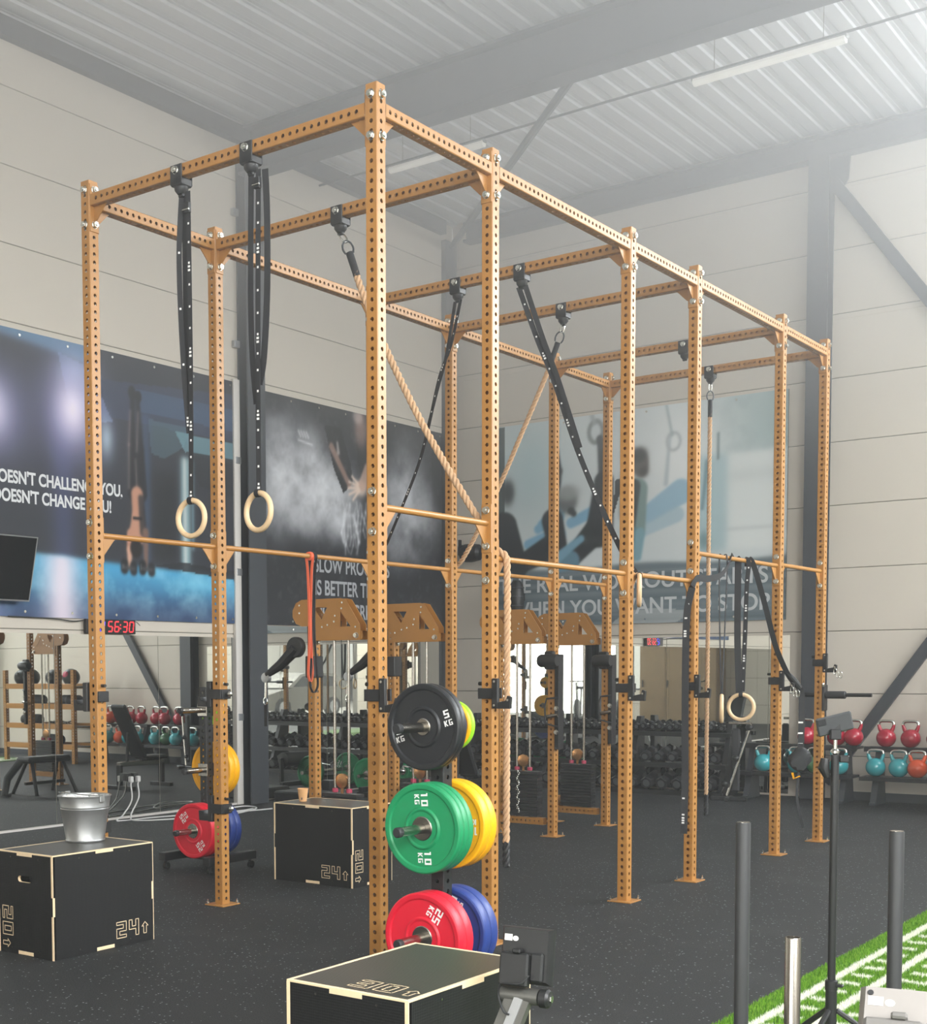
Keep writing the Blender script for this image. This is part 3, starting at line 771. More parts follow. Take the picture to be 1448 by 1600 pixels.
rope('climbing rope hanging straight down at the far end of the rig', [(-1.093, 6.657, 3.93), (-1.094, 6.657, 3.0), (-1.092, 6.657, 2.0), (-1.093, 6.657, 1.0), (-1.091, 6.657, 0.16)], 0.0195, (-1.093, 6.657, Z0), 'climbing ropes on the rig', tail=0.21)

def ring_mesh():
    mb = MB(); pts = [(0.099*math.cos(a), 0, 0.099*math.sin(a)) for a in [2*PI*i/40 for i in range(40)]]
    mb.tube(pts, 0.0155, 12, closed=True); return mb.mesh('ring', M['beech'], 60)
ME['ring'] = ring_mesh()
def gym_ring(label, c, rz, straps, marks=None, group='wooden gymnastic rings', buckle=None):
    """c = ring centre; straps = list of (points, width direction, width); local to world origin shifted to c"""
    t = thing('gymnastic_ring', label, 'gym ring', c, 0, group); o = Vector(c)
    rg = link('ring', ME['ring'], t); rg.rotation_euler = (0, 0, rz)
    w = Vector((math.cos(rz), math.sin(rz), 0))
    lp = MB(); lp.ribbon([Vector((0, 0, 0.099)) + (-w.cross(Vector((0, 0, 1))))*(0.021*math.cos(a)) + Vector((0, 0, 0.021*math.sin(a))) for a in [2*PI*i/12 for i in range(13)]], 0.03, w, 0.003)
    lp.build('strap_loop', M['strap'], t)
    for pts, wd, wid in straps:
        MB().ribbon([Vector(p)-o for p in smoothpath(pts, 6)], wid, wd, 0.003).build('strap', M['strap'], t)
    if marks:
        mk = MB()
        for pts, wd, sp in marks:
            P = [Vector(p) for p in smoothpath(pts, 30)]; acc = 0; last = P[0]; k = 0
            for i in range(1, len(P)):
                acc += (P[i]-P[i-1]).length
                if acc > sp:
                    acc = 0; tt = (P[i]-P[i-1]).normalized(); ww = Vector(wd).normalized(); ww = (ww-tt*ww.dot(tt)).normalized(); n = tt.cross(ww)
                    if n.y > 0 or (abs(n.y) < 1e-3 and n.x < 0): n = -n
                    k += 1
                    for q in range(3 if k % 4 == 0 else 1):
                        cc = P[i]-o + n*0.0023 + tt*(0.02*q); a = 0.0055 if q == 0 else 0.008
                        mk.add([cc-ww*a-tt*0.006, cc+ww*a-tt*0.006, cc+ww*a+tt*0.006, cc-ww*a+tt*0.006], [(0, 1, 2, 3)])
        o2 = mk.build('printed_marks', M['white'], t, 0); o2['kind'] = 'stuff'
    if buckle:
        bk = MB(); p = Vector(buckle)-o; bk.box(p.x-0.022, p.x+0.022, p.y-0.014, p.y+0.008, p.z-0.03, p.z+0.03, 0.004); bk.build('buckle', M['black'], t)
        MB().cyl((p.x-0.024, p.y-0.016, p.z-0.012), (p.x+0.024, p.y-0.016, p.z-0.012), 0.005, n=8).build('buckle_bar', M['chrome'], t)
    return t
wx = (1, 0.15, 0)
m1 = [(-1.325, 0.03, 4.22), (-1.312, 0.02, 3.2), (-1.337, 0.036, 2.55)]
s1 = [(-1.385, 0.04, 4.21), (-1.40, 0.03, 3.9), (-1.392, 0.03, 3.53), (-1.368, 0.03, 3.17), (-1.34, 0.03, 2.9)]
s1b = [(-1.372, 0.048, 4.22), (-1.375, 0.05, 3.7), (-1.36, 0.045, 3.3), (-1.35, 0.04, 3.05)]
gym_ring('pale wooden ring on black straps, left one of the pair at the front beam', (-1.337, 0.036, 2.428), 0.05, [(m1, wx, 0.03), (s1, (1, 0.6, 0), 0.03), (s1b, (1, 0.2, 0), 0.032)], [(m1, wx, 0.085), (s1, (1, 0.6, 0), 0.3)], buckle=(-1.33, 0.03, 4.13))
m2 = [(-0.805, 0.03, 4.22), (-0.812, 0.02, 3.2), (-0.828, 0.036, 2.55)]
s2 = [(-0.865, 0.04, 4.22), (-0.868, 0.03, 3.6), (-0.86, 0.03, 3.25), (-0.84, 0.036, 3.0)]
s2b = [(-0.775, 0.05, 4.22), (-0.765, 0.05, 4.0), (-0.768, 0.05, 3.6), (-0.79, 0.045, 3.25), (-0.82, 0.04, 3.1)]
gym_ring('pale wooden ring on black straps, right one of the pair at the front beam', (-0.832, 0.036, 2.427), -0.12, [(m2, wx, 0.03), (s2, wx, 0.034), (s2b, (1, 0.3, 0), 0.036)], [(m2, wx, 0.085)], buckle=(-0.81, 0.03, 4.15))
m3 = [(-1.355, 2.82, 4.22), (-1.44, 2.825, 3.92), (-1.545, 2.83, 3.70), (-1.66, 2.84, 3.32), (-1.775, 2.85, 3.03), (-2.06, 2.87, 2.52)]
m3b = [(-1.395, 2.81, 4.21), (-1.48, 2.825, 3.85), (-1.565, 2.835, 3.62), (-1.675, 2.845, 3.30)]
wd3 = (0.9, -0.3, 0.35)
gym_ring('wooden ring hooked behind the front right post, its marked black strap slanting left', (-2.18, 2.88, 2.33), -0.93, [(m3, wd3, 0.036), (m3b, wd3, 0.036)], [(m3, wd3, 0.11)])
m4 = [(-0.868, 2.81, 4.22), (-0.727, 2.82, 3.85), (-0.60, 2.83, 3.55), (-0.425, 2.84, 3.07), (-0.23, 2.86, 2.62), (-0.09, 2.885, 2.33), (-0.02, 2.92, 2.21)]
m4b = [(-0.815, 2.81, 4.22), (-0.676, 2.81, 3.84), (-0.565, 2.825, 3.55), (-0.40, 2.835, 3.07)]
wd4 = (0.9, 0.35, 0.4)
gym_ring('wooden ring seen edge-on at the third right post, its strap slanting right', (0.0, 2.93, 2.093), 2.04, [(m4, wd4, 0.036), (m4b, wd4, 0.036)], [(m4, wd4, 0.12)])
m5 = [(-0.034, 4.79, 2.425), (-0.055, 4.79, 2.40), (-0.058, 4.79, 2.30), (-0.06, 4.80, 1.8), (-0.05, 4.82, 1.37)]
m5b = [(-0.034, 4.86, 2.425), (0.0, 4.86, 2.39), (-0.01, 4.85, 2.2), (-0.02, 4.85, 1.8), (-0.03, 4.84, 1.38)]
gym_ring('wooden ring seen full face, hanging on a doubled black strap near the far bar', (-0.036, 4.83, 1.258), 0.12, [(m5, (1, 0.3, 0), 0.05), (m5b, (1, 0.2, 0), 0.034)], [(m5b, (1, 0.2, 0), 0.09)])
m6 = [(-0.036, 4.40, 2.425), (-0.05, 4.40, 2.38), (-0.05, 4.42, 1.9), (-0.04, 4.44, 1.36)]
m6b = [(-0.036, 4.455, 2.425), (-0.01, 4.455, 2.38), (-0.02, 4.45, 1.9), (-0.035, 4.445, 1.36)]
gym_ring('wooden ring seen edge-on, hanging on thin cords left of the full-face ring', (-0.036, 4.44, 1.257), 1.95, [(m6, (0.4, 1, 0), 0.012), (m6b, (0.4, 1, 0), 0.012)])

# straps and bands over the far right bar
t = thing('loop_strap', 'long black strap draped from the far bar down the left of the fourth right post', 'strap', (-0.036, 4.57, 2.43))
P = [(-0.036, 4.62, 2.39), (-0.036, 4.59, 2.428), (-0.005, 4.50, 2.38), (0.012, 4.30, 2.27), (0.016, 4.05, 2.225), (0.018, 3.88, 2.222), (0.012, 3.815, 2.20), (-0.01, 3.785, 2.10), (-0.03, 3.765, 1.9), (-0.036, 3.77, 1.3), (-0.036, 3.78, 0.75), (-0.04, 3.775, 0.36)]
o = Vector((-0.036, 4.57, 2.43)); wd = []
SP = smoothpath(P, 8)
for p in SP: wd.append((0.2, 0.15, 1) if p.z > 2.15 else (1, 0.25, 0))
mb = MB(); mb.ribbon([p-o for p in SP], 0.05, wd, 0.004); mb.build('webbing', M['strap'], t)
mk = MB()
for z in (2.03, 1.93, 1.80, 0.62, 0.50, 0.44):
    for q in range(3 if z in (1.80, 0.44) else 1):
        zz = z+0.018*q; y = np.interp(zz, [0.36, 0.75, 1.3, 1.9, 2.1], [3.775, 3.78, 3.77, 3.765, 3.785]); x = np.interp(zz, [0.36, 1.9, 2.1], [-0.038, -0.03, -0.01])
        mk.add([Vector((x-0.016, y-0.008, zz-0.006))-o, Vector((x+0.004, y-0.006, zz-0.006))-o, Vector((x+0.004, y-0.006, zz+0.006))-o, Vector((x-0.016, y-0.008, zz+0.006))-o], [(0, 1, 2, 3)])
mk.build('printed_marks', M['white'], t, 0)['kind'] = 'stuff'

t = thing('suspension_trainer', 'black suspension trainer slung from the far bar over the hook of the fifth right post', 'suspension trainer', (-0.036, 4.95, 2.41))
o = Vector((-0.036, 4.95, 2.41))
P = [(-0.06, 4.98, 2.37), (-0.036, 4.95, 2.428), (-0.005, 4.99, 2.36), (0.03, 5.15, 2.05), (0.05, 5.31, 1.76), (0.06, 5.49, 1.58), (0.075, 5.62, 1.47), (0.10, 5.72, 1.42)]
mb = MB(); mb.ribbon([Vector(p)-o for p in smoothpath(P, 6)], 0.042, (0.9, 0.35, 0.2), 0.005); mb.build('main_strap', M['strap'], t)
P2 = [(0.09, 5.70, 1.43), (0.115, 5.755, 1.36), (0.118, 5.765, 1.2), (0.115, 5.77, 0.95), (0.11, 5.76, 0.87)]
mb = MB(); mb.ribbon([Vector(p)-o for p in smoothpath(P2, 6)], 0.05, (1, 0.5, 0), 0.006); mb.build('lower_strap', M['strap'], t)
mk = MB()
for k in range(5):
    z = 1.28-0.09*k; mk.add([Vector((0.095, 5.752, z))-o, Vector((0.13, 5.768, z))-o, Vector((0.13, 5.768, z+0.014))-o, Vector((0.095, 5.752, z+0.014))-o], [(0, 1, 2, 3)])
mk.build('printed_marks', M['white'], t, 0)['kind'] = 'stuff'
mb = MB(); mb.tube([Vector((0.055, 5.56, 1.53))-o, Vector((0.085, 5.66, 1.455))-o, Vector((0.108, 5.735, 1.40))-o], [0.018, 0.03, 0.022], 10)
mb.build('rubber_grip', M['rubber'], t)
t = thing('gear_bag', 'small crumpled black bag hanging low from the suspension trainer straps', 'bag', (0.11, 5.76, 0.80))
mb = MB(); mb.sphere((0, 0, 0), 0.085, 0.105, 0.105, 14, 9)
mb.v = [(x+0.014*math.sin(29*z+15*y)+0.008*math.sin(61*y+40*z), y+0.016*math.sin(41*x+27*z), z+0.01*math.sin(13*y)) for x, y, z in mb.v]
mb.build('sack', M['strap'], t); MB().ribbon([(0, 0, 0.08), (0.005, 0, 0.13)], 0.04, (1, 0.3, 0), 0.01).build('drawstring_neck', M['strap'], t)
MB().ribbon(smoothpath([(0.0, -0.02, -0.09), (-0.01, -0.03, -0.3), (0.01, -0.02, -0.45), (0.03, 0.02, -0.58)], 5), 0.022, (0.8, 0.6, 0), 0.004).build('tail_strap', M['strap'], t)
mb = MB(); mb.ribbon([(-0.03, -0.09, -0.11), (-0.02, -0.08, -0.16), (0.02, -0.05, -0.14)], 0.02, (1, 0.3, 0.2), 0.003); mb.build('yellow_tag', M['yellow'], t)

def latex_band(label, m, y, half, z0, lo, wid, x=-2.143):
    t = thing('resistance_band', label, 'resistance band', (x, y, z0), 0, 'bands looped on the left bar')
    P = [(0.0, -0.008, 0.021), (-0.024, -0.008, 0), (-0.012, -0.007, -0.12), (0, -0.007, lo*0.5), (0, -half*0.6, lo*0.78), (0, -half, lo*0.93), (0, -half*0.5, lo*0.985), (0, 0, lo), (0, half*0.5, lo*0.985), (0, half, lo*0.93), (0, half*0.6, lo*0.78), (0, 0.007, lo*0.5), (0.012, 0.007, -0.12), (0.024, 0.008, 0), (0.0, 0.008, 0.021)]
    MB().ribbon(smoothpath(P, 6), wid, (1, 0.0, 0.001), 0.005).build('latex_loop', m, t)
    kn = MB(); kn.tube([(0.021*math.cos(a), 0, 0.021*math.sin(a)) for a in [2*PI*i/14 for i in range(14)]], 0.012, 8, closed=True); kn.build('girth_hitch', m, t)
latex_band('orange resistance band looped over the left pull-up bar', M['orange_band'], 2.05, 0.024, 2.387, -0.90, 0.020)
latex_band('black resistance band looped over the left pull-up bar beside the orange one', M['strap'], 2.09, 0.045, 2.387, -0.98, 0.018)

# ------------------------------------------------------------------ bumper plates and plate trees
def plate_mesh(name, R, th, m, hub=0.115, text=None, rot=0.0, tsize=0.055, steel_r=None, tr=0.68):
    """plate with its axis along y, centred; front face at y=-th/2. returns list of (name, mesh)"""
    h = th/2
    prof = [(0.026, -h+0.006), (hub-0.008, -h+0.006), (hub, -h+0.001), (hub+0.006, -h+0.001), (hub+0.014, -h+0.008), (R*0.84, -h+0.008), (R*0.87, -h+0.001), (R*0.89, -h), (R-0.008, -h), (R-0.002, -h+0.004), (R, -h+0.010)]
    prof = prof + [(a, -c) for a, c in prof[::-1]]
    mb = MB(); mb.lathe(prof + [prof[0]], (0, 0, 0), 'y', 56)
    # drop the disc caps that lathe adds at both ends of the closed profile
    mb.f = [f for f in mb.f if len(f) == 4]; mb.mi = [0]*len(mb.f)
    out = [('rubber_disc', mb.mesh(name, m, 30))]
    hb_ = MB(); sr = steel_r or hub*0.62
    hb_.lathe([(0.0245, -h+0.002), (sr-0.004, -h+0.002), (sr, -h+0.005), (sr, h-0.005), (sr-0.004, h-0.002), (0.0245, h-0.002), (0.0245, -h+0.002)], (0, 0, 0), 'y', 32)
    hb_.f = [f for f in hb_.f if len(f) == 4]; hb_.mi = [0]*len(hb_.f)
    out.append(('steel_hub', hb_.mesh(name+'_hub', M['steel'], 30)))
    if text:
        ux = Vector((math.cos(rot), 0, math.sin(rot))); uy = Vector((-math.sin(rot), 0, math.cos(rot)))
        for k in (1, -1):
            g = MB(); c = ux*(k*R*tr); c.y = -(h-0.008)
            for li, tx in enumerate(text.split(' ')):
                sz = tsize if li == 0 else tsize*0.72
                wid = (len(tx)*5.0-1.0)*sz/7*1.35
                glyph_fill(g, tx, sz, c - ux*(wid/2) + uy*(0.004 if li == 0 else -0.006-sz), ux, uy, lift=0.0012)
            out.append(('lettering', g.mesh(name+'_text', M['white'], 0)))
    return out
def put_plate(meshes, label, loc, rz=0.0, ry=0.0, group=None, cat='weight plate'):
    t = thing('bumper_plate', label, cat, loc, rz, group); t.rotation_euler = (0, ry, rz)
    for n, me in meshes: link(n, me, t)
    return t
R45 = 0.2165
PM = {
    'k5': plate_mesh('black_5', 0.205, 0.036, M['plate_black'], 0.085, '5 KG', math.radians(17), 0.038, 0.042, 0.70),
    'k5b': plate_mesh('black_5b', 0.205, 0.036, M['plate_black'], 0.085, None, 0, 0.05, 0.042),
    'g10': plate_mesh('green_10', R45, 0.041, M['green'], 0.088, '10 KG', math.radians(-86), 0.038, 0.058, 0.64),
    'g10b': plate_mesh('green_10b', R45, 0.041, M['green'], 0.088, None, 0, 0.05, 0.058),
    'y15': plate_mesh('yellow_15', R45, 0.056, M['yellow'], 0.088, '15 KG', math.radians(180), 0.038, 0.058, 0.64),
    'y15b': plate_mesh('yellow_15b', R45, 0.056, M['yellow'], 0.088, None, 0, 0.05, 0.058),
    'r25': plate_mesh('red_25', R45, 0.062, M['red'], 0.088, '25 KG', math.radians(242), 0.042, 0.058, 0.64),
    'r25c': plate_mesh('red_25c', R45, 0.062, M['red'], 0.088, '25 KG', math.radians(130), 0.042, 0.058, 0.64),
    'r25b': plate_mesh('red_25b', R45, 0.062, M['red'], 0.088, None, 0, 0.05, 0.058),
    'b20': plate_mesh('blue_20', R45, 0.062, M['blue'], 0.088, '20 KG', math.radians(70), 0.042, 0.058, 0.64),
    'b20b': plate_mesh('blue_20b', R45, 0.062, M['blue'], 0.088, None, 0, 0.05, 0.058),
    's_bl': plate_mesh('small_blue', 0.105, 0.022, M['blue'], 0.05, None, 0, 0.03, 0.036),
    's_ye': plate_mesh('small_yellow', 0.115, 0.024, M['yellow'], 0.05, None, 0, 0.03, 0.036),
    's_li': plate_mesh('small_lime', 0.120, 0.026, M['lime'], 0.05, None, 0, 0.03, 0.036),
}
def plate_tree(label, X, Y, pegs, topz, base_y=0.30, base_x=0.26):
    """post with holes, two cross feet on casters, pegs along +-y"""
    t = thing('plate_tree', label, 'weight tree', (X, Y, 0), 0, 'rolling weight trees')
    MB2 = perforated(topz-0.10, t=0.075, pitch=0.05, hr=0.011)
    po = link('post', raw(MB2, 'tree_post', M['black']), t); po.location = (0, 0, 0.10)
    MB().box(-base_x, base_x, -0.0375, 0.0375, 0.075, 0.10, 0.004).box(-0.045, 0.045, -0.06, 0.06, 0.10, 0.112, 0.002).build('cross_bar', M['black'], t)
    for sx in (-1, 1):
        f = MB().box(sx*base_x-0.0375, sx*base_x+0.0375, -base_y, base_y, 0.075, 0.14, 0.004).build('foot_bar', M['black'], t)
        for sy in (-1, 1):
            c = MB(); px, py = sx*base_x, sy*(base_y-0.04)
            c.cyl((px, py, 0.055), (px, py, 0.076), 0.012, n=10); c.box(px-0.018, px+0.018, py-0.004, py+0.02, 0.022, 0.06, 0.004)
            c.cyl((px-0.012, py+0.012, 0.03), (px+0.012, py+0.012, 0.03), 0.0295, n=18); c.build('caster', M['black_plastic'], f)
            MB().cyl((px-0.0135, py+0.012, 0.03), (px+0.0135, py+0.012, 0.03), 0.009, n=10).build('axle', M['chrome'], f)
    for z, lo, hi in pegs:
        for sgn, Lp in ((-1, lo), (1, hi)):
            if Lp <= 0: continue
            pg = MB(); pg.cyl((0, sgn*0.0385, z), (0, sgn*(Lp-0.03), z), 0.0235, n=22); o = pg.build('peg', M['steel'], t)
            MB().lathe([(0.0236, 0), (0.0245, 0.004), (0.0245, 0.024), (0.02, 0.03)], (0, sgn*Lp-0.03 if sgn > 0 else -Lp+0.03, z), 'y', 20).build('end_cap', M['rubber'], o) if sgn > 0 else MB().lathe([(0.02, -0.03), (0.0245, -0.024), (0.0245, -0.004), (0.0236, 0)], (0, -Lp+0.03, z), 'y', 20).build('end_cap', M['rubber'], o)
            cp = MB(); cp.box(-0.05, 0.05, min(sgn*0.0385, sgn*0.046), max(sgn*0.0385, sgn*0.046), z-0.05, z+0.05, 0.003); cp.build('peg_flange', M['steel'], o)
    return t
TX, TY = 0.432, -0.085
plate_tree('black rolling weight tree at the front right rig post, loaded with coloured plates', TX, TY, [(1.304, 0.37, 0.22), (0.826, 0.37, 0.30), (0.305, 0.37, 0.30)], 1.42)
def stack(keys, X, Y0, z, sgn, labels, group, ths):
    y = Y0
    for k, l_, th in zip(keys, labels, ths):
        yc = y + sgn*th/2
        put_plate(PM[k], l_, (X, yc, z-0.0), 0.0, random.uniform(-0.06, 0.06) if not PM[k][-1][0] == 'lettering' else 0.0, group)
        y += sgn*th
PE = -0.0235+0.0245
G1 = 'plates on the front weight tree'
stack(['k5b', 'k5'], TX, TY-0.088, 1.304, -1, ['black 5 kg plate behind another on the top peg of the front weight tree', 'black 5 kg plate with white numbers, outermost on the front tree top peg'], G1, [0.036, 0.036])
stack(['g10b', 'g10b', 'g10'], TX, TY-0.047, 0.826, -1, ['innermost green plate on the middle peg of the front weight tree', 'green plate in the middle of three on the front weight tree', 'green 10 kg plate with white numbers, outermost on the front weight tree'], G1, [0.041]*3)
stack(['r25b', 'r25'], TX, TY-0.047, 0.305, -1, ['inner red plate on the lowest peg of the front weight tree', 'red 25 kg plate half hidden by the black box, outermost on the lowest peg'], G1, [0.062]*2)
stack(['y15', 'y15b'], TX, TY+0.047, 0.826, 1, ['yellow 15 kg plate behind the green plates on the front weight tree', 'outer yellow plate farthest from the green ones on the front weight tree'], G1, [0.056]*2)
stack(['b20', 'b20b'], TX, TY+0.047, 0.305, 1, ['blue 20 kg plate directly behind the red plates on the front weight tree', 'outer blue plate at the far end of the lowest peg, front weight tree'], G1, [0.062]*2)
stack(['s_bl', 's_ye', 's_li'], TX, TY+0.047, 1.304, 1, ['small blue plate peeking out behind the black 5 kg plates', 'small yellow plate peeking out behind the black 5 kg plates', 'small lime plate, last on the peg behind the black 5 kg plates'], G1, [0.022, 0.024, 0.026])
# second tree near the left mirror
T2X, T2Y = -3.345, 2.21
plate_tree('black rolling weight tree behind the second left rig post, with red, blue and yellow plates', T2X, T2Y, [(1.262, 0.30, 0.26), (0.79, 0.26, 0.26), (0.318, 0.36, 0.30)], 1.44, 0.27, 0.24)
G2 = 'plates on the rear weight tree'
stack(['r25b', 'r25c'], T2X, T2Y-0.047, 0.318, -1, ['inner red plate of the rear weight tree, close to its post', 'red 25 kg plate facing the camera, low on the rear weight tree'], G2, [0.062]*2)
stack(['b20b', 'b20b'], T2X, T2Y+0.047, 0.318, 1, ['blue plate low on the rear weight tree, next to its post', 'outer blue plate low on the rear weight tree, behind the rig post'], G2, [0.062]*2)
stack(['y15b', 'y15b'], T2X, T2Y+0.047, 0.79, 1, ['yellow plate on the rear weight tree, next to its post', 'outer yellow plate on the rear weight tree, half hidden by the rig post'], G2, [0.056]*2)
stack(['s_li', 's_ye'], T2X, T2Y+0.047, 1.262, 1, ['small lime plate high on the rear weight tree', 'small yellow plate high on the rear weight tree behind the lime one'], G2, [0.026, 0.024])

# ------------------------------------------------------------------ plyo boxes
def plyo_box(label, x0, x1, y0, y1, h, marks, handle=None, top_mark=None):
    """black film-faced ply with birch edges and finger joints. marks: (face, text, size, (u,v), rotated)"""
    cx, cy = (x0+x1)/2, (y0+y1)/2; W, D = x1-x0, y1-y0; t = 0.018
    bx = thing('plyo_box', label, 'plyo box', (cx, cy, 0), 0, 'black plywood plyo boxes')
    a, b_ = W/2, D/2
    # side panels recessed by a hair so that the pale edges stand proud at the corners
    def panel(name, x0, x1, y0, y1, z0, z1): return MB().box(x0, x1, y0, y1, z0, z1, 0.001).build(name, M['film_top' if name == 'top_panel' else 'film'], bx)
    fr = MB()
    if handle == 'front':
        hx0, hx1, hz0, hz1 = -0.058, 0.058, h-0.165, h-0.13
        y0_, y1_ = -b_+0.0006, -b_+t
        # front panel with a stadium hand hole
        ring = [(hx1-0.0175+0.0175*math.cos(q), (hz0+hz1)/2+0.0175*math.sin(q)) for q in [math.radians(-90+22.5*k) for k in range(9)]] + [(hx0+0.0175+0.0175*math.cos(q), (hz0+hz1)/2+0.0175*math.sin(q)) for q in [math.radians(90+22.5*k) for k in range(9)]]
        out = [(a-0.001, 0.0), (a-0.001, h/3), (a-0.001, h*2/3), (a-0.001, h), (a/2, h), (0, h), (-a/2, h), (-a+0.001, h), (-a+0.001, h*2/3), (-a+0.001, h/3), (-a+0.001, 0), (-a/2, 0), (0, 0), (a/2, 0)]
        import mathutils.geometry as mg
        tri = mg.tessellate_polygon([[Vector((p, q, 0)) for p, q in out], [Vector((p, q, 0)) for p, q in ring]])
        allp = out + ring
        fr.add([(p, y0_, q) for p, q in allp], tri)
        fr.build('front_panel', M['film'], bx, 0)
        rim = MB(); n = len(ring)
        rim.add([(p, y0_, q) for p, q in ring] + [(p, y1_, q) for p, q in ring], [(i, (i+1) % n, n+(i+1) % n, n+i) for i in range(n)])
        rim.build('handle_hole_rim', M['ply_edge'], bx)
        MB().box(hx0-0.05, hx1+0.05, y1_+0.10, y1_+0.11, hz0-0.08, hz1+0.08).build('hole_shade_board', M['black'], bx)  # black board added behind the hole in place of the shade inside
    else:
        panel('front_panel', -a+0.001, a-0.001, -b_+0.0006, -b_+t, 0.0, h-0.0006)
    panel('rear_panel', -a+0.001, a-0.001, b_-t, b_-0.0006, 0.0, h-0.0006)
    panel('left_panel', -a+0.0006, -a+t, -b_+t, b_-t, 0.0, h-0.0006)
    panel('right_panel', a-t, a-0.0006, -b_+t, b_-t, 0.0, h-0.0006)
    panel('top_panel', -a+0.014, a-0.014, -b_+0.014, b_-0.014, h-t, h+0.0004)
    # pale ply edges: top frame, vertical corners with finger joints, bottom tongues
    w = 0.014; p = 0.0
    def bar(x0, x1, y0, y1, z0, z1): MB().box(x0, x1, y0, y1, z0, z1, 0.0006).build('ply_edge', M['ply_edge'], bx)
    tg = 0.13
    for sy in (-1, 1):
        ya, yb = (-b_-p, -b_+w) if sy < 0 else (b_-w, b_+p)
        for (s0, s1) in ((-a, -tg/2), (tg/2, a)): bar(s0, s1, ya, yb, h-0.006, h+0.001)
        bar(-tg/2, tg/2, ya-0.0004*(sy < 0), yb+0.0004*(sy > 0), h-t-0.002, h+0.0012)
        bar(-tg/2, tg/2, ya-0.0004*(sy < 0), yb+0.0004*(sy > 0), 0.004, t+0.006)
    for sx in (-1, 1):
        xa, xb = (-a-p, -a+w) if sx < 0 else (a-w, a+p)
        for (s0, s1) in ((-b_+w, -tg/2), (tg/2, b_-w)): bar(xa, xb, s0, s1, h-0.006, h+0.001)
        bar(xa-0.0004*(sx < 0), xb+0.0004*(sx > 0), -tg/2, tg/2, h-t-0.002, h+0.0012)
        bar(xa-0.0004*(sx < 0), xb+0.0004*(sx > 0), -tg/2, tg/2, 0.004, t+0.006)
    z1, z2 = h*0.42, h*0.60
    for sx in (-1, 1):
        for sy in (-1, 1):
            X0, X1 = (-a-0.0004, -a+w) if sx < 0 else (a-w, a+0.0004)
            Y0, Y1 = (-b_-0.0004, -b_+0.004) if sy < 0 else (b_-0.004, b_+0.0004)
            bar(X0, X1, Y0, Y1, 0.0, z1); bar(X0, X1, Y0, Y1, z2, h-0.006)
            X0, X1 = (-a-0.0004, -a+0.004) if sx < 0 else (a-0.004, a+0.0004)
            Y0, Y1 = (-b_-0.0004, -b_+w) if sy < 0 else (b_-w, b_+0.0004)
            bar(X0, X1, Y0, Y1, z1, z2)
    sc = MB()
    for q in (0.25, 0.75):
        for z in (0.035, h-0.03):
            sc.cyl((-a+W*q, -b_+0.0008, z), (-a+W*q, -b_-0.0006, z), 0.0045, n=8)
            sc.cyl((a-0.0008, -b_+D*q, z), (a+0.0006, -b_+D*q, z), 0.0045, n=8)
    so = sc.build('screw_heads', M['steel'], bx); so['kind'] = 'stuff'
    for face, text, size, (uu, vv), rot in marks:
        if face == 'front': O, ux, uy = Vector((-a+uu, -b_+0.0005, vv)), Vector((1, 0, 0)), Vector((0, 0, 1))
        elif face == 'right': O, ux, uy = Vector((a-0.0005, -b_+uu, vv)), Vector((0, 1, 0)), Vector((0, 0, 1))
        else: O, ux, uy = Vector((-a+uu, -b_+vv, h+0.0006)), Vector((1, 0, 0)), Vector((0, 1, 0))
        if rot: ux, uy = -uy, ux
        g = MB(); main = text.rstrip('^'); glyph_outline(g, main, size, O, ux, uy, 0.0045)
        k = size/7; glyph_outline(g, '^', size, O + ux*(len(main)*5.2*k*1.4), ux, uy, 0.0045) if '^' in text else None
        go = g.build('stencilled_number', M['ply_edge'], bx, 0); go['kind'] = 'stuff'
    return bx
plyo_box('black plyo box with a metal bucket on top, hand hole in its front', -2.145, -1.67, -0.725, 0.02, 0.575, [('front', '20^', 0.088, (0.04, 0.265), True), ('right', '24^', 0.092, (0.455, 0.05), False)], 'front')
plyo_box('black plyo box with a paper cup on top, beyond the front rig posts', -2.575, -1.83, 2.13, 2.61, 0.58, [('front', '24^', 0.092, (0.46, 0.055), False), ('right', '20^', 0.088, (0.035, 0.268), True)])
plyo_box('black plyo box nearest the camera, marked 30 on its top', 1.215, 1.70, -2.145, -1.42, 0.575, [('top', '30^', 0.095, (0.21, 0.05), False)], 'front')

# bucket and cup
t = thing('metal_bucket', 'galvanised metal bucket standing on the left black box', 'bucket', (-2.035, -0.175, 0.577))
mb = MB(); prof = [(0.0, 0.004), (0.108, 0.004), (0.110, 0.0), (0.114, 0.0), (0.116, 0.008), (0.113, 0.014), (0.139, 0.185), (0.1415, 0.189), (0.1425, 0.193), (0.1405, 0.197), (0.1425, 0.201), (0.1435, 0.205), (0.142, 0.209), (0.152, 0.262), (0.157, 0.264), (0.158, 0.268), (0.155, 0.271), (0.150, 0.268), (0.140, 0.21), (0.110, 0.016), (0.0, 0.012)]
mb.lathe(prof, n=48); mb.build('pail', M['galv'], t, 40)
q = MB(); q.tube([(0.157*math.cos(a), 0.157*math.sin(a)*0.96, 0.275+0.02*math.sin(a)**2) for a in [PI*1.0 + PI*i/24 for i in range(25)]], 0.003, 6); q.build('bail_handle', M['chrome'], t)
q = MB()
for sx in (-1, 1): q.box(sx*0.152-0.006, sx*0.152+0.006, -0.018, 0.018, 0.235, 0.285, 0.003)
q.build('ears', M['galv'], t)
ice = MB()
for _ in range(40):
    a = random.uniform(0, 2*PI); rr = 0.13*math.sqrt(random.random()); ice.sphere((rr*math.cos(a), rr*math.sin(a), 0.245+random.uniform(-0.01, 0.012)), 0.02, 0.022, 0.016, 7, 5)
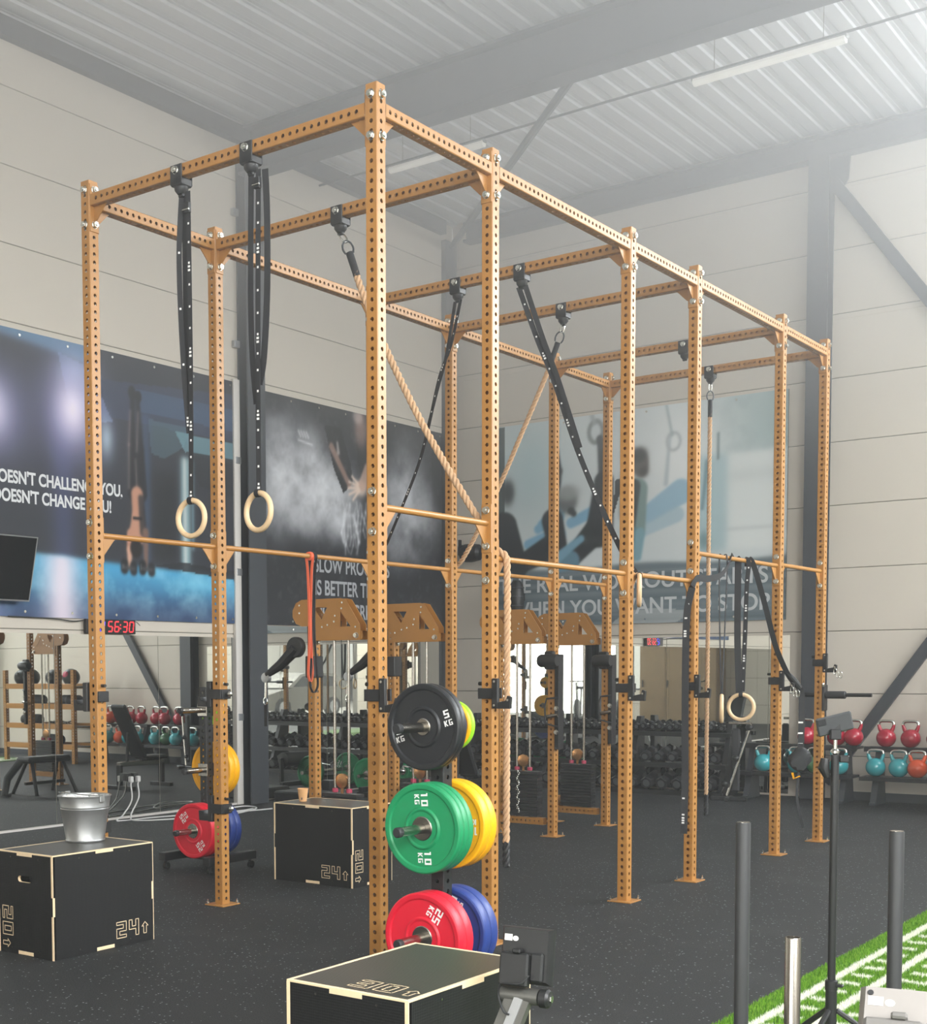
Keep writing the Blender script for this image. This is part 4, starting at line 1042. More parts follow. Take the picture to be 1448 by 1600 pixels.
o = ice.build('crumpled_chalk_bags', M['white'], t); o['kind'] = 'stuff'
MB().box(-0.147, -0.144, -0.008, 0.008, 0.03, 0.18).build('seam', M['galv'], t)
t = thing('paper_cup', 'kraft paper cup standing on the second black box', 'cup', (-2.44, 2.31, 0.5815))
MB().lathe([(0.0, 0.002), (0.026, 0.002), (0.028, 0.0), (0.040, 0.092), (0.042, 0.093), (0.042, 0.097), (0.040, 0.098), (0.038, 0.094), (0.027, 0.006), (0.0, 0.006)], n=28).build('cup_body', M['paper'], t)
MB().box(0.012, 0.022, -0.0345, -0.0325, 0.015, 0.032, 0.001).build('printed_mark', M['dark_steel'], t)

# ------------------------------------------------------------------ printed banners (painted grids)
GRID_M = attr_mat('banner_vinyl', 0.5, 0.4)
def fbm(H, W, base, seed, oct=5):
    g = np.random.default_rng(seed); out = np.zeros((H, W)); amp = 1.0; tot = 0
    for k in range(oct):
        n = base*2**k; gy, gx = n+2, int(n*W/H)+2
        G = g.random((gy, gx)); yy = np.linspace(0, gy-1.001, H); xx = np.linspace(0, gx-1.001, W)
        y0 = yy.astype(int); x0 = xx.astype(int); fy = (yy-y0)[:, None]; fx = (xx-x0)[None]
        fy = fy*fy*(3-2*fy); fx = fx*fx*(3-2*fx)
        v = (G[y0][:, x0]*(1-fy)*(1-fx) + G[y0][:, x0+1]*(1-fy)*fx + G[y0+1][:, x0]*fy*(1-fx) + G[y0+1][:, x0+1]*fy*fx)
        out += v*amp; tot += amp; amp *= 0.55
    return out/tot
class Paint:
    def __init__(s, u0, u1, v0, v1, step, base):
        s.W, s.H = int((u1-u0)/step)+1, int((v1-v0)/step)+1
        s.u = np.linspace(u0, u1, s.W)[None, :]; s.v = np.linspace(v0, v1, s.H)[:, None]
        s.U = s.u+0*s.v; s.V = s.v+0*s.u
        s.c = np.ones((s.H, s.W, 3))*np.array(base, float)
    def mix(s, m, col): m = np.clip(m, 0, 1)[..., None]; s.c = s.c*(1-m)+np.array(col, float)*m
    def soft(s, x, w): return 1/(1+np.exp(-np.clip(x/w, -40, 40)))
    def rect(s, u0, u1, v0, v1, col, a=1.0, w=0.012): s.mix(a*s.soft(s.U-u0, w)*s.soft(u1-s.U, w)*s.soft(s.V-v0, w)*s.soft(v1-s.V, w), col)
    def blob(s, u, v, ru, rv, col, a=1.0, p=1.0): s.mix(a*np.exp(-(((s.U-u)/ru)**2+((s.V-v)/rv)**2)**p), col)
    def ell(s, u, v, ru, rv, col, a=1.0, w=0.08): s.mix(a*s.soft(1-np.sqrt(((s.U-u)/ru)**2+((s.V-v)/rv)**2), w), col)
    def cap(s, p, q, r0, r1, col, a=1.0, w=0.008):
        du, dv = q[0]-p[0], q[1]-p[1]; t = np.clip(((s.U-p[0])*du+(s.V-p[1])*dv)/(du*du+dv*dv+1e-9), 0, 1)
        dd = np.hypot(s.U-p[0]-t*du, s.V-p[1]-t*dv); s.mix(a*s.soft(r0+(r1-r0)*t-dd, w), col)
    def line(s, pts, r, col, a=1.0, w=0.008):
        for p, q in zip(pts[:-1], pts[1:]): s.cap(p, q, r, r, col, a, w)
    def poly(s, pts, col, a=1.0):
        ins = np.zeros((s.H, s.W), bool); n = len(pts)
        for i in range(n):
            (x0, y0), (x1, y1) = pts[i], pts[(i+1) % n]
            if y0 == y1: continue
            c = ((s.V >= min(y0, y1)) & (s.V < max(y0, y1))) & (s.U < x0+(s.V-y0)*(x1-x0)/(y1-y0)); ins ^= c
        s.mix(a*ins.astype(float), col)
    def mesh(s, name, P, m):
        vs = np.stack([P(s.U, s.V)[k]+0*s.U for k in range(3)], -1).reshape(-1, 3)
        i = np.arange((s.H-1)*(s.W-1)); rr, cc = i//(s.W-1), i % (s.W-1); a = rr*s.W+cc
        f = np.stack([a, a+1, a+s.W+1, a+s.W], -1)
        me = bpy.data.meshes.new(name); me.vertices.add(len(vs)); me.vertices.foreach_set('co', vs.ravel())
        me.loops.add(f.size); me.loops.foreach_set('vertex_index', f.ravel().astype(np.int32))
        me.polygons.add(len(f)); me.polygons.foreach_set('loop_start', (np.arange(len(f))*4).astype(np.int32))
        me.update(); me.validate()
        ca = me.color_attributes.new('Col', 'FLOAT_COLOR', 'POINT')
        rgba = np.ones((len(vs), 4), np.float32); rgba[:, :3] = lin(np.clip((s.c-20)*1.16+18, 0, 255)).reshape(-1, 3); ca.data.foreach_set('color', rgba.ravel())
        me.materials.append(m); return me
def text_obj(name, body, size, loc, ux, uy, m, parent, xs=1.0, ext=0.0008, right=None):
    cu = bpy.data.curves.new(name, 'FONT'); cu.body = body; cu.size = size; cu.extrude = ext; cu.offset = 0.005
    tmp = bpy.data.objects.new(name, cu); COL.objects.link(tmp)
    bpy.context.view_layer.update()
    me = bpy.data.meshes.new_from_object(tmp.evaluated_get(bpy.context.evaluated_depsgraph_get()))
    bpy.data.objects.remove(tmp); bpy.data.curves.remove(cu)
    me.name = name; me.materials.clear(); me.materials.append(m)
    ux, uy = Vector(ux), Vector(uy); n = ux.cross(uy); L = Vector(loc)
    wid = max(v.co.x for v in me.vertices)*xs
    if right is not None: L = Vector(right) - ux*wid
    L = L - Vector(parent.location)
    me.transform(Matrix(((ux.x*xs, uy.x, n.x, L.x), (ux.y*xs, uy.y, n.y, L.y), (ux.z*xs, uy.z, n.z, L.z), (0, 0, 0, 1))))
    return link(name, me, parent)
M['letter_white'] = mat('banner_letter_white', (236, 238, 240), 0.5)
M['letter_pale'] = mat('banner_letter_pale', (206, 210, 212), 0.5)
M['letter_grey'] = mat('banner_letter_grey', (172, 174, 178), 0.5)

def banner(label, u0, u1, v0, v1, pt, place, n_eyelets):
    t = thing('wall_banner', label, 'banner', place(u0, v0, 0.012), 0, 'printed banners on the gym walls'); o = Vector(t.location)
    bk = MB(); a, b_ = Vector(place(u0, v0, 0.0215))-o, Vector(place(u1, v1, 0.006))-o
    bk.box(a.x, b_.x, a.y, b_.y, a.z, b_.z); bk.build('vinyl_sheet', M['black'], t)
    def P(U, V):
        p = place(U, V, 0.0225); return (p[0]-o.x, p[1]-o.y, p[2]-o.z)
    link('printed_picture', pt.mesh('printed_picture', P, GRID_M), t)
    ey = MB()
    for k in range(n_eyelets+1):
        uu = u0+0.05+(u1-u0-0.1)*k/n_eyelets
        for vv in (v0+0.05, v1-0.05):
            p = Vector(place(uu, vv, 0.023))-o; q_ = Vector(place(uu, vv, 0.027))-o; ey.cyl(p, q_, 0.014, n=10)
    ey.build('eyelets', M['chrome'], t)['kind'] = 'stuff'
    return t

# banner 1: athlete in a handstand in a dark gym (u = y, v = z)
pt = Paint(0.6, 6.06, 2.105, 4.87, 0.0165, (40, 43, 50)); s_ = pt
N1 = fbm(s_.H, s_.W, 4, 11); N2 = fbm(s_.H, s_.W, 14, 12)
s_.mix(0.5*N1, (52, 55, 66))
s_.mix(s_.soft(s_.V-(4.80-0.10*(s_.U-2.8)), 0.02)*s_.soft(3.95-s_.U, 0.02), (86, 118, 146))
s_.rect(3.42, 3.66, 2.6, 4.15, (66, 74, 112), 0.7, 0.05); s_.rect(3.86, 4.0, 2.7, 4.5, (64, 70, 98), 0.6, 0.04)
s_.poly([(3.5, 4.75), (4.05, 4.62), (4.22, 4.15), (3.9, 4.12), (3.62, 4.3)], (104, 124, 158), 0.6)
s_.blob(3.72, 4.58, 0.25, 0.18, (168, 184, 208), 0.8)
s_.blob(3.66, 4.18, 0.42, 0.5, (128, 126, 178), 0.8); s_.blob(3.68, 4.20, 0.22, 0.30, (222, 214, 232), 0.95)
s_.blob(2.72, 4.05, 0.40, 0.45, (120, 120, 168), 0.8); s_.blob(2.68, 4.07, 0.2, 0.26, (212, 206, 224), 0.9)
s_.blob(1.4, 4.1, 0.5, 0.5, (110, 112, 158), 0.7)
s_.poly([(3.98, 4.56), (4.18, 4.20), (6.1, 4.18), (6.1, 4.72)], (50, 58, 78), 0.9)
s_.poly([(4.55, 4.55), (6.1, 4.55), (6.1, 4.30), (4.62, 4.32)], (60, 82, 108), 0.7)
s_.poly([(4.72, 4.26), (5.35, 4.24), (5.25, 4.02), (4.95, 3.86), (4.76, 3.9)], (78, 104, 114), 0.6)
s_.poly([(5.12, 4.18), (6.05, 4.16), (6.05, 3.94), (5.28, 3.96)], (104, 140, 150), 0.8)
s_.poly([(5.28, 3.98), (6.05, 3.98), (6.05, 3.55), (5.5, 3.62)], (34, 38, 44), 0.9)
s_.rect(4.62, 4.74, 2.7, 4.3, (58, 78, 108), 0.7, 0.02)
s_.rect(4.78, 5.12, 2.75, 3.72, (30, 33, 38), 0.9, 0.03)
s_.rect(5.20, 5.34, 2.62, 3.92, (150, 186, 192), 0.85, 0.02); s_.rect(5.24, 5.28, 2.62, 3.9, (206, 200, 196), 0.7, 0.01); s_.rect(5.37, 5.40, 2.9, 3.9, (150, 196, 206), 0.6, 0.01)
s_.blob(4.13, 3.97, 0.10, 0.20, (176, 196, 210), 0.75)
fl = s_.soft(2.735-0.035*(s_.U-3.2)-s_.V, 0.012)
s_.mix(fl, (66, 146, 186)); s_.mix(fl*np.clip((2.62-s_.V)/0.4, 0, 1)*0.85, (44, 78, 112)); s_.mix(fl*0.6*np.clip(N2*2.2-0.8, 0, 1), (150, 200, 216))
s_.mix(fl*np.clip((2.42-s_.V)/0.3, 0, 1)*0.6, (48, 52, 82))
s_.mix(fl*np.exp(-((s_.U-3.50)/0.24)**2)*0.9, (214, 202, 214)); s_.mix(fl*np.exp(-((s_.U-2.6)/0.2)**2)*0.6, (150, 160, 200))
s_.blob(5.5, 2.52, 0.45, 0.08, (118, 190, 214), 0.6)
s_.poly([(4.8, 2.70), (6.06, 2.60), (6.06, 2.70), (5.2, 2.76)], (30, 32, 38), 0.8)
# figure
sk, dk = (176, 130, 108), (20, 22, 28)
s_.cap((4.50, 4.46), (4.49, 3.95), 0.028, 0.045, dk); s_.cap((4.49, 3.95), (4.50, 3.45), 0.05, 0.085, dk)
s_.cap((4.57, 4.44), (4.60, 3.92), 0.026, 0.045, dk); s_.cap((4.60, 3.92), (4.61, 3.45), 0.05, 0.08, dk)
s_.ell(4.49, 4.50, 0.05, 0.07, (16, 17, 20)); s_.ell(4.58, 4.47, 0.05, 0.06, (16, 17, 20))
for a_, b2 in (((4.465, 4.3), (4.44, 3.95)), ((4.44, 3.95), (4.43, 3.5)), ((4.575, 4.3), (4.55, 3.9)), ((4.53, 3.8), (4.545, 3.5))): s_.cap(a_, b2, 0.006, 0.008, (150, 132, 130), 0.75, 0.012)
s_.cap((4.545, 3.44), (4.55, 3.2), 0.085, 0.075, sk); s_.cap((4.55, 3.2), (4.54, 3.02), 0.085, 0.12, sk)
s_.cap((4.60, 3.4), (4.63, 3.05), 0.04, 0.05, (30, 30, 34), 0.8); s_.rect(4.48, 4.61, 3.17, 3.20, dk, 1, 0.004)
s_.cap((4.44, 3.02), (4.43, 2.85), 0.05, 0.042, sk); s_.cap((4.43, 2.85), (4.42, 2.68), 0.04, 0.03, (190, 150, 130)); s_.cap((4.66, 3.05), (4.66, 2.68), 0.045, 0.028, (112, 88, 78))
s_.ell(4.52, 2.87, 0.085, 0.10, (24, 20, 20)); s_.ell(4.42, 2.97, 0.03, 0.05, (176, 130, 108))
for uu in (4.40, 4.66):
    s_.cap((uu-0.05, 2.64), (uu-0.05, 2.70), 0.05, 0.05, (18, 19, 22)); s_.cap((uu+0.08, 2.63), (uu+0.08, 2.68), 0.05, 0.05, (26, 27, 30)); s_.cap((uu-0.05, 2.66), (uu+0.08, 2.65), 0.02, 0.02, (60, 60, 62))
    s_.ell(uu-0.07, 2.67, 0.012, 0.035, (90, 92, 96), 0.6)
B1 = lambda U, V, off: (XL+off, U, V)
t = banner('dark blue banner of an athlete in a handstand on dumbbells, white motto', 0.6, 6.06, 2.105, 4.87, pt, B1, 9)
for body, v in (("IF IT DOESN'T CHALLENGE YOU,", 3.395), ("IT DOESN'T CHANGE YOU!", 3.215)):
    text_obj('lettering', body, 0.168, (0, 0, 0), (0, 1, 0), (0, 0, 1), M['letter_white'], t, 0.80, right=(XL+0.0245, 4.335 if 'CHALL' in body else 4.175, v))

# banner 2: hands clapping chalk
pt = Paint(6.50, 10.33, 2.105, 4.85, 0.0165, (38, 39, 43)); s_ = pt
N1 = fbm(s_.H, s_.W, 3, 21); N2 = fbm(s_.H, s_.W, 8, 22, 6); N3 = fbm(s_.H, s_.W, 30, 23, 3)
s_.mix(0.35*N1, (56, 58, 63))
def cloud(u, v, ru, rv, a, col=(206, 208, 212)):
    m = np.exp(-(((s_.U-u)/ru)**2+((s_.V-v)/rv)**2)); s_.mix(a*np.clip(m*(0.35+1.25*N2)-0.12, 0, 1), col)
cloud(6.9, 4.0, 0.75, 0.62, 0.8); cloud(7.4, 3.95, 0.75, 0.55, 0.85); cloud(7.8, 3.70, 0.55, 0.45, 0.9); cloud(8.05, 3.55, 0.3, 0.35, 0.9); cloud(7.0, 3.5, 0.6, 0.4, 0.5)
cloud(9.55, 4.05, 0.42, 0.55, 0.75); cloud(9.3, 3.7, 0.5, 0.6, 0.6); cloud(9.9, 3.6, 0.4, 0.5, 0.5); cloud(9.35, 3.2, 0.5, 0.35, 0.4)
s_.mix(0.35*np.exp(-((s_.U-7.25)/0.3)**2)*np.clip((4.9-s_.V)/0.5, 0, 1)*s_.soft(s_.V-4.2, 0.1)*N1*1.5, (120, 122, 126))
s_.poly([(7.72, 4.60), (8.05, 4.62), (8.25, 4.2), (8.30, 3.95), (8.1, 3.8), (7.9, 4.1)], (28, 28, 31), 0.9)
s_.cap((7.86, 4.36), (8.22, 3.92), 0.05, 0.04, (150, 120, 106), 0.8); s_.cap((7.98, 4.42), (8.0, 4.3), 0.02, 0.03, (190, 180, 176), 0.7)
s_.poly([(8.35, 4.7), (9.0, 4.6), (9.0, 4.0), (8.6, 3.9), (8.4, 4.2)], (28, 26, 28), 0.85)
s_.ell(8.47, 4.66, 0.13, 0.22, (150, 122, 112), 0.75, 0.2); s_.ell(8.40, 4.8, 0.10, 0.08, (190, 176, 170), 0.6, 0.2)
hand = (206, 186, 172)
s_.ell(8.47, 3.90, 0.12, 0.10, hand, 0.9, 0.2)
for k, (q) in enumerate(((8.28, 4.03), (8.22, 3.96), (8.20, 3.88), (8.22, 3.80), (8.30, 3.74))): s_.cap((8.42, 3.90-0.02*(k-2)), q, 0.026, 0.016, hand, 0.95)
s_.cap((8.5, 3.95), (8.62, 4.15), 0.08, 0.09, (180, 150, 134), 0.8)
for k in range(16):
    uu = 8.08+0.035*k+rng.uniform(-0.03, 0.03); v_ = 3.62+rng.uniform(-0.1, 0.1); pts_ = [(uu, v_)]
    for q in range(4): pts_.append((pts_[-1][0]+rng.uniform(-0.05, 0.06), pts_[-1][1]-rng.uniform(0.08, 0.16)))
    s_.line(pts_, rng.uniform(0.006, 0.014), (204, 206, 210), 0.55, 0.01)
s_.mix(0.25*np.clip(N3*2-1.1, 0, 1), (150, 152, 156))
for k in range(4): s_.cap((7.22+0.05*k, 4.47), (7.26+0.05*k, 4.41), 0.008, 0.008, (206, 208, 210), 0.9)
s_.cap((7.22, 4.36), (7.48, 4.33), 0.007, 0.007, (206, 208, 210), 0.9)
t = banner('dark banner of chalky hands clapping, with a grey motto about slow progress', 6.50, 10.33, 2.105, 4.85, pt, B1, 7)
for body, v, w_ in (('SLOW PROGRESS', 2.785, 1.72), ('IS BETTER THAN', 2.50, 1.69), ('NO PROGRESS', 2.215, 1.36)):
    o = text_obj('lettering', body, 0.26, (XL+0.0245, 7.50, v), (0, 1, 0), (0, 0, 1), M['letter_grey'], t, 0.78)

# banner 3: gymnasts on rings (u = x, v = z)
pt = Paint(-6.05, -1.79, 2.14, 4.885, 0.0165, (186, 194, 195)); s_ = pt
N1 = fbm(s_.H, s_.W, 3, 31); N2 = fbm(s_.H, s_.W, 10, 32, 5); N4 = fbm(s_.H, 40, 40, 33, 3)
s_.mix(0.6*N1, (208, 212, 213)); s_.mix(np.clip((s_.U+3.3)/1.5, 0, 1)*s_.soft(s_.V-3.9, 0.25)*0.9, (138, 160, 160)); s_.mix(0.35*np.clip(N2*2-1, 0, 1)*s_.soft(s_.U+2.9, 0.1), (96, 118, 120))
s_.blob(-5.3, 4.3, 0.5, 0.7, (150, 178, 184), 0.6); s_.blob(-3.1, 4.2, 0.6, 0.8, (222, 224, 224), 0.8)
s_.rect(-2.55, -1.79, 3.02, 4.20, (206, 211, 210), 0.95, 0.02); s_.rect(-2.55, -1.79, 3.86, 3.97, (188, 194, 193), 0.6, 0.03); s_.rect(-2.55, -1.79, 3.25, 3.29, (184, 190, 190), 0.7, 0.01)
s_.rect(-2.95, -2.55, 3.0, 4.2, (150, 178, 184), 0.7, 0.03); s_.cap((-2.66, 4.45), (-2.66, 4.15), 0.012, 0.012, (90, 112, 116), 0.9)
s_.cap((-2.80, 4.12), (-2.86, 3.55), 0.03, 0.02, (104, 134, 142), 0.8); s_.ell(-2.83, 3.15, 0.06, 0.1, (104, 132, 136), 0.8, 0.3)
wd_ = s_.soft(2.90+0.02*np.sin(s_.U*3)-s_.V, 0.012)
s_.mix(wd_, (98, 110, 116)); s_.mix(wd_*np.clip((np.repeat(N4[:, :1], s_.W, 1)*2-0.7), 0, 1)*0.8, (128, 138, 142)); s_.mix(wd_*np.clip(1.3-np.repeat(N4[:, 5:6], s_.W, 1)*2.4, 0, 1)*0.7, (66, 76, 82))
s_.poly([(-6.05, 4.885), (-5.72, 4.885), (-5.72, 2.9), (-6.05, 2.9)], (62, 76, 76), 0.95)
s_.poly([(-4.1, 2.14), (-3.2, 2.14), (-2.9, 2.28), (-3.5, 2.33), (-3.9, 2.30)], (196, 198, 196), 0.5)
teal, ink, ink2 = (118, 160, 184), (38, 43, 47), (54, 59, 61)
# shadows on the wall
s_.cap((-5.2, 3.45), (-4.9, 3.60), 0.06, 0.1, teal); s_.cap((-5.35, 3.25), (-4.9, 3.35), 0.07, 0.12, teal); s_.cap((-5.15, 3.52), (-4.85, 3.7), 0.05, 0.08, teal)
s_.cap((-4.7, 3.5), (-4.3, 3.65), 0.07, 0.08, teal); s_.cap((-3.75, 3.45), (-3.15, 3.78), 0.10, 0.16, teal, 0.7); s_.cap((-3.75, 3.3), (-3.2, 3.5), 0.08, 0.1, (150, 176, 188), 0.7)
s_.cap((-3.35, 3.9), (-3.30, 4.5), 0.03, 0.02, (172, 182, 186), 0.9); s_.line([(-3.25+0.09*math.cos(a), 4.42+0.11*math.sin(a)) for a in [2*PI*k/16 for k in range(17)]], 0.012, (172, 178, 180), 0.9)
s_.cap((-3.35, 4.88), (-3.27, 4.5), 0.016, 0.016, (150, 164, 166), 0.8); s_.cap((-3.95, 4.88), (-3.86, 4.2), 0.012, 0.012, (150, 160, 164), 0.8)
# gymnast at the left edge
s_.ell(-5.68, 3.98, 0.10, 0.16, ink2, 1, 0.2); s_.cap((-5.75, 3.5), (-5.5, 2.95), 0.22, 0.14, ink); s_.cap((-5.5, 2.98), (-4.95, 3.12), 0.12, 0.10, ink)
# second gymnast, woman with a short bob, arm up
s_.cap((-4.93, 4.72), (-4.90, 4.3), 0.012, 0.012, ink, 0.9); s_.cap((-4.94, 4.45), (-4.90, 4.2), 0.05, 0.06, ink); s_.cap((-4.88, 4.2), (-4.95, 3.7), 0.045, 0.06, ink2)
s_.ell(-4.76, 3.80, 0.15, 0.17, (92, 96, 96), 1, 0.12); s_.ell(-4.74, 3.90, 0.16, 0.10, (150, 156, 156), 0.8, 0.2); s_.cap((-4.70, 3.66), (-4.66, 3.62), 0.05, 0.04, ink2)
s_.cap((-4.98, 3.55), (-4.90, 3.20), 0.16, 0.14, ink); s_.cap((-4.95, 3.25), (-5.5, 2.98), 0.15, 0.12, ink)
# third, big arm to a ring
s_.line([(-4.34+0.10*math.cos(a), 4.66+0.14*math.sin(a)) for a in [2*PI*k/18 for k in range(19)]], 0.022, (120, 128, 128), 0.95); s_.cap((-4.40, 4.88), (-4.36, 4.78), 0.03, 0.03, (150, 158, 158), 0.9)
s_.cap((-4.28, 4.56), (-4.24, 4.48), 0.05, 0.06, ink2); s_.cap((-4.26, 4.5), (-4.22, 4.0), 0.055, 0.075, ink2); s_.cap((-4.22, 4.0), (-4.28, 3.35), 0.14, 0.20, ink); s_.cap((-4.30, 3.4), (-4.72, 3.0), 0.18, 0.12, ink); s_.cap((-4.70, 3.0), (-4.95, 2.95), 0.13, 0.10, (92, 128, 146))
s_.cap((-4.55, 3.28), (-4.9, 3.05), 0.05, 0.07, (110, 150, 170)); s_.poly([(-4.10, 3.5), (-3.96, 3.9), (-3.90, 4.02), (-4.05, 4.02)], ink2)
s_.rect(-3.97, -3.86, 3.5, 4.05, ink, 0.9, 0.02)
# man standing at the right
s_.ell(-3.70, 4.18, 0.115, 0.17, (88, 84, 80), 1, 0.1); s_.ell(-3.73, 4.30, 0.11, 0.09, (48, 48, 48), 1, 0.2); s_.ell(-3.66, 4.08, 0.06, 0.06, (62, 58, 56), 0.9, 0.3)
s_.cap((-3.74, 3.86), (-3.76, 3.35), 0.14, 0.13, (120, 142, 140)); s_.cap((-3.80, 3.9), (-3.86, 3.4), 0.10, 0.09, (64, 70, 70)); s_.cap((-3.80, 3.25), (-3.88, 2.92), 0.13, 0.08, (84, 118, 130)); s_.cap((-3.70, 3.3), (-3.74, 3.0), 0.07, 0.06, (120, 156, 166))
B3 = lambda U, V, off: (U, YB-off, V)
t = banner('pale teal banner of gymnasts hanging from rings, with a grey motto on dark wood', -6.05, -1.79, 2.14, 4.885, pt, B3, 7)
for body, v, x in (('THE REAL WORKOUT STARTS', 2.60, -5.82), ('WHEN YOU WANT TO STOP', 2.27, -5.62)):
    o = text_obj('lettering', body, 0.285, (x, YB-0.0245, v), (1, 0, 0), (0, 0, 1), M['letter_pale'], t, 0.985 if 'REAL' in body else 0.965)

# ------------------------------------------------------------------ left wall: screen, clock, corner speakers, cables
t = thing('wall_screen', 'dark flat screen tilted forward on the left wall, cut by the frame edge', 'screen', (XL+0.02, 2.43, 2.55))
ta = math.radians(14)
def tilt(mb, ang, off):
    c, s = math.cos(ang), math.sin(ang); mb.v = [(x*c + z*s + off[0], y + off[1], -x*s + z*c + off[2]) for x, y, z in mb.v]; return mb
OFF = (0.21, 0, 0)
tilt(MB().box(-0.03, 0.0, -0.55, 0.55, -0.315, 0.315, 0.004), ta, OFF).build('case', M['black_plastic'], t)
fr = MB()
for (y0, y1, z0, z1) in ((-0.55, 0.55, 0.303, 0.315), (-0.55, 0.55, -0.315, -0.300), (-0.55, -0.54, -0.30, 0.303), (0.54, 0.55, -0.30, 0.303)): fr.box(-0.006, 0.004, y0, y1, z0, z1, 0.001)
tilt(fr, ta, OFF).build('silver_frame', M['frame_grey'], t)
tilt(MB().box(-0.004, 0.001, -0.54, 0.54, -0.30, 0.303), ta, OFF).build('panel', M['glass'], t)
MB().box(0.0, 0.02, -0.12, 0.12, -0.12, 0.12, 0.003).box(0.02, 0.19, -0.03, 0.03, -0.03, 0.03, 0.003).build('wall_bracket', M['black'], t)

def seg_digit(mb, ch, y, z, w, h, x, th=0.012, slant=0.12):
    S = {'0': 'abcdef', '1': 'bc', '2': 'abged', '3': 'abgcd', '4': 'fgbc', '5': 'afgcd', '6': 'afgedc', '7': 'abc', '8': 'abcdefg', '9': 'abcdfg', 'E': 'afged', 'A': 'efabcg'}[ch]
    P = {'a': ((0, 1), (1, 1)), 'b': ((1, 1), (1, .5)), 'c': ((1, .5), (1, 0)), 'd': ((0, 0), (1, 0)), 'e': ((0, .5), (0, 0)), 'f': ((0, 1), (0, .5)), 'g': ((0, .5), (1, .5))}
    for k in S:
        (a, b_), (c, e) = P[k]; y0, z0, y1, z1 = y+a*w, z+b_*h, y+c*w, z+e*h
        if z0 == z1: mb.add([(x, y0+0.006+slant*(z0-z), z0-th/2), (x, y1-0.006+slant*(z0-z), z0-th/2), (x, y1-0.006+slant*(z0-z), z0+th/2), (x, y0+0.006+slant*(z0-z), z0+th/2)], [(0, 1, 2, 3)])
        else:
            lo, hi = min(z0, z1)+0.004, max(z0, z1)-0.004
            mb.add([(x, y0-th/2+slant*(lo-z), lo), (x, y0+th/2+slant*(lo-z), lo), (x, y0+th/2+slant*(hi-z), hi), (x, y0-th/2+slant*(hi-z), hi)], [(0, 1, 2, 3)])
t = thing('wall_clock', 'black LED timer with red digits on the left wall below the handstand banner', 'clock', (XL+0.021, 4.12, 2.03))
MB().box(0.0, 0.045, -0.345, 0.335, -0.075, 0.072, 0.004).build('case', M['led_off'], t)
mb = MB()
for ch, y in zip('5630', (-0.055, 0.035, 0.15, 0.24)): seg_digit(mb, ch, y, -0.052, 0.056, 0.104, 0.0462)
for z in (-0.018, 0.018): mb.add([(0.0462, 0.112, z-0.007), (0.0462, 0.126, z-0.007), (0.0462, 0.126, z+0.007), (0.0462, 0.112, z+0.007)], [(0, 1, 2, 3)])
mb.build('red_digits', M['led_red'], t, 0)
mb = MB()
for ch, y in zip('12', (-0.25, -0.165)): seg_digit(mb, ch, y, -0.052, 0.056, 0.104, 0.0462)
mb.build('blue_digits', M['led_blue'], t, 0)
MB().tube(smoothpath([(0.01, -0.345, 0.06), (0.012, -0.5, 0.045), (0.012, -0.75, 0.065), (0.012, -1.3, 0.075)], 6), 0.006, 6).build('power_cord', M['black_plastic'], t)
MB().tube(smoothpath([(0.012, 0.335, 0.06), (0.02, 0.37, 0.055), (0.02, 0.42, 0.02)], 6), 0.004, 6).build('loose_wire', M['black_plastic'], t)

t = thing('corner_speaker', 'small black speaker on a bracket in the room corner above the cable towers', 'speaker', (-6.17, YB-0.03, 3.19))
mb = MB(); mb.lathe([(0.0, -0.15), (0.10, -0.15), (0.125, -0.10), (0.13, 0.0), (0.11, 0.12), (0.07, 0.16), (0.0, 0.165)], (0.05, -0.22, -0.02), 'x', 20); mb.build('cabinet', M['black_plastic'], t)
MB().box(-0.14, 0.06, -0.30, -0.12, -0.06, 0.09, 0.02).build('horn', M['black_plastic'], t)
MB().box(-0.02, 0.02, -0.13, 0.008, -0.02, 0.02).box(-0.05, 0.05, 0.0, 0.008, -0.08, 0.08).box(-0.16, -0.13, -0.24, -0.2, 0.08, 0.17).build('bracket', M['black'], t)
t = thing('wall_speaker', 'black rounded speaker on the back wall in front of the gymnast banner', 'speaker', (-5.43, YB-0.03, 2.54))
mb = MB(); mb.lathe([(0.0, -0.22), (0.08, -0.215), (0.10, -0.15), (0.105, 0.0), (0.09, 0.16), (0.05, 0.22), (0.0, 0.225)], (0, -0.17, 0), 'z', 20); mb.build('cabinet', M['black_plastic'], t)
MB().box(-0.03, 0.03, -0.09, 0.006, -0.05, 0.05, 0.004).build('bracket', M['black'], t)
rg = MB()
for z in (-0.12, 0.0, 0.12): rg.lathe([(0.106, z-0.006), (0.108, z), (0.106, z+0.006)], (0, -0.17, 0), 'z', 20)
rg.build('trim_rings', M['dark_steel'], t)

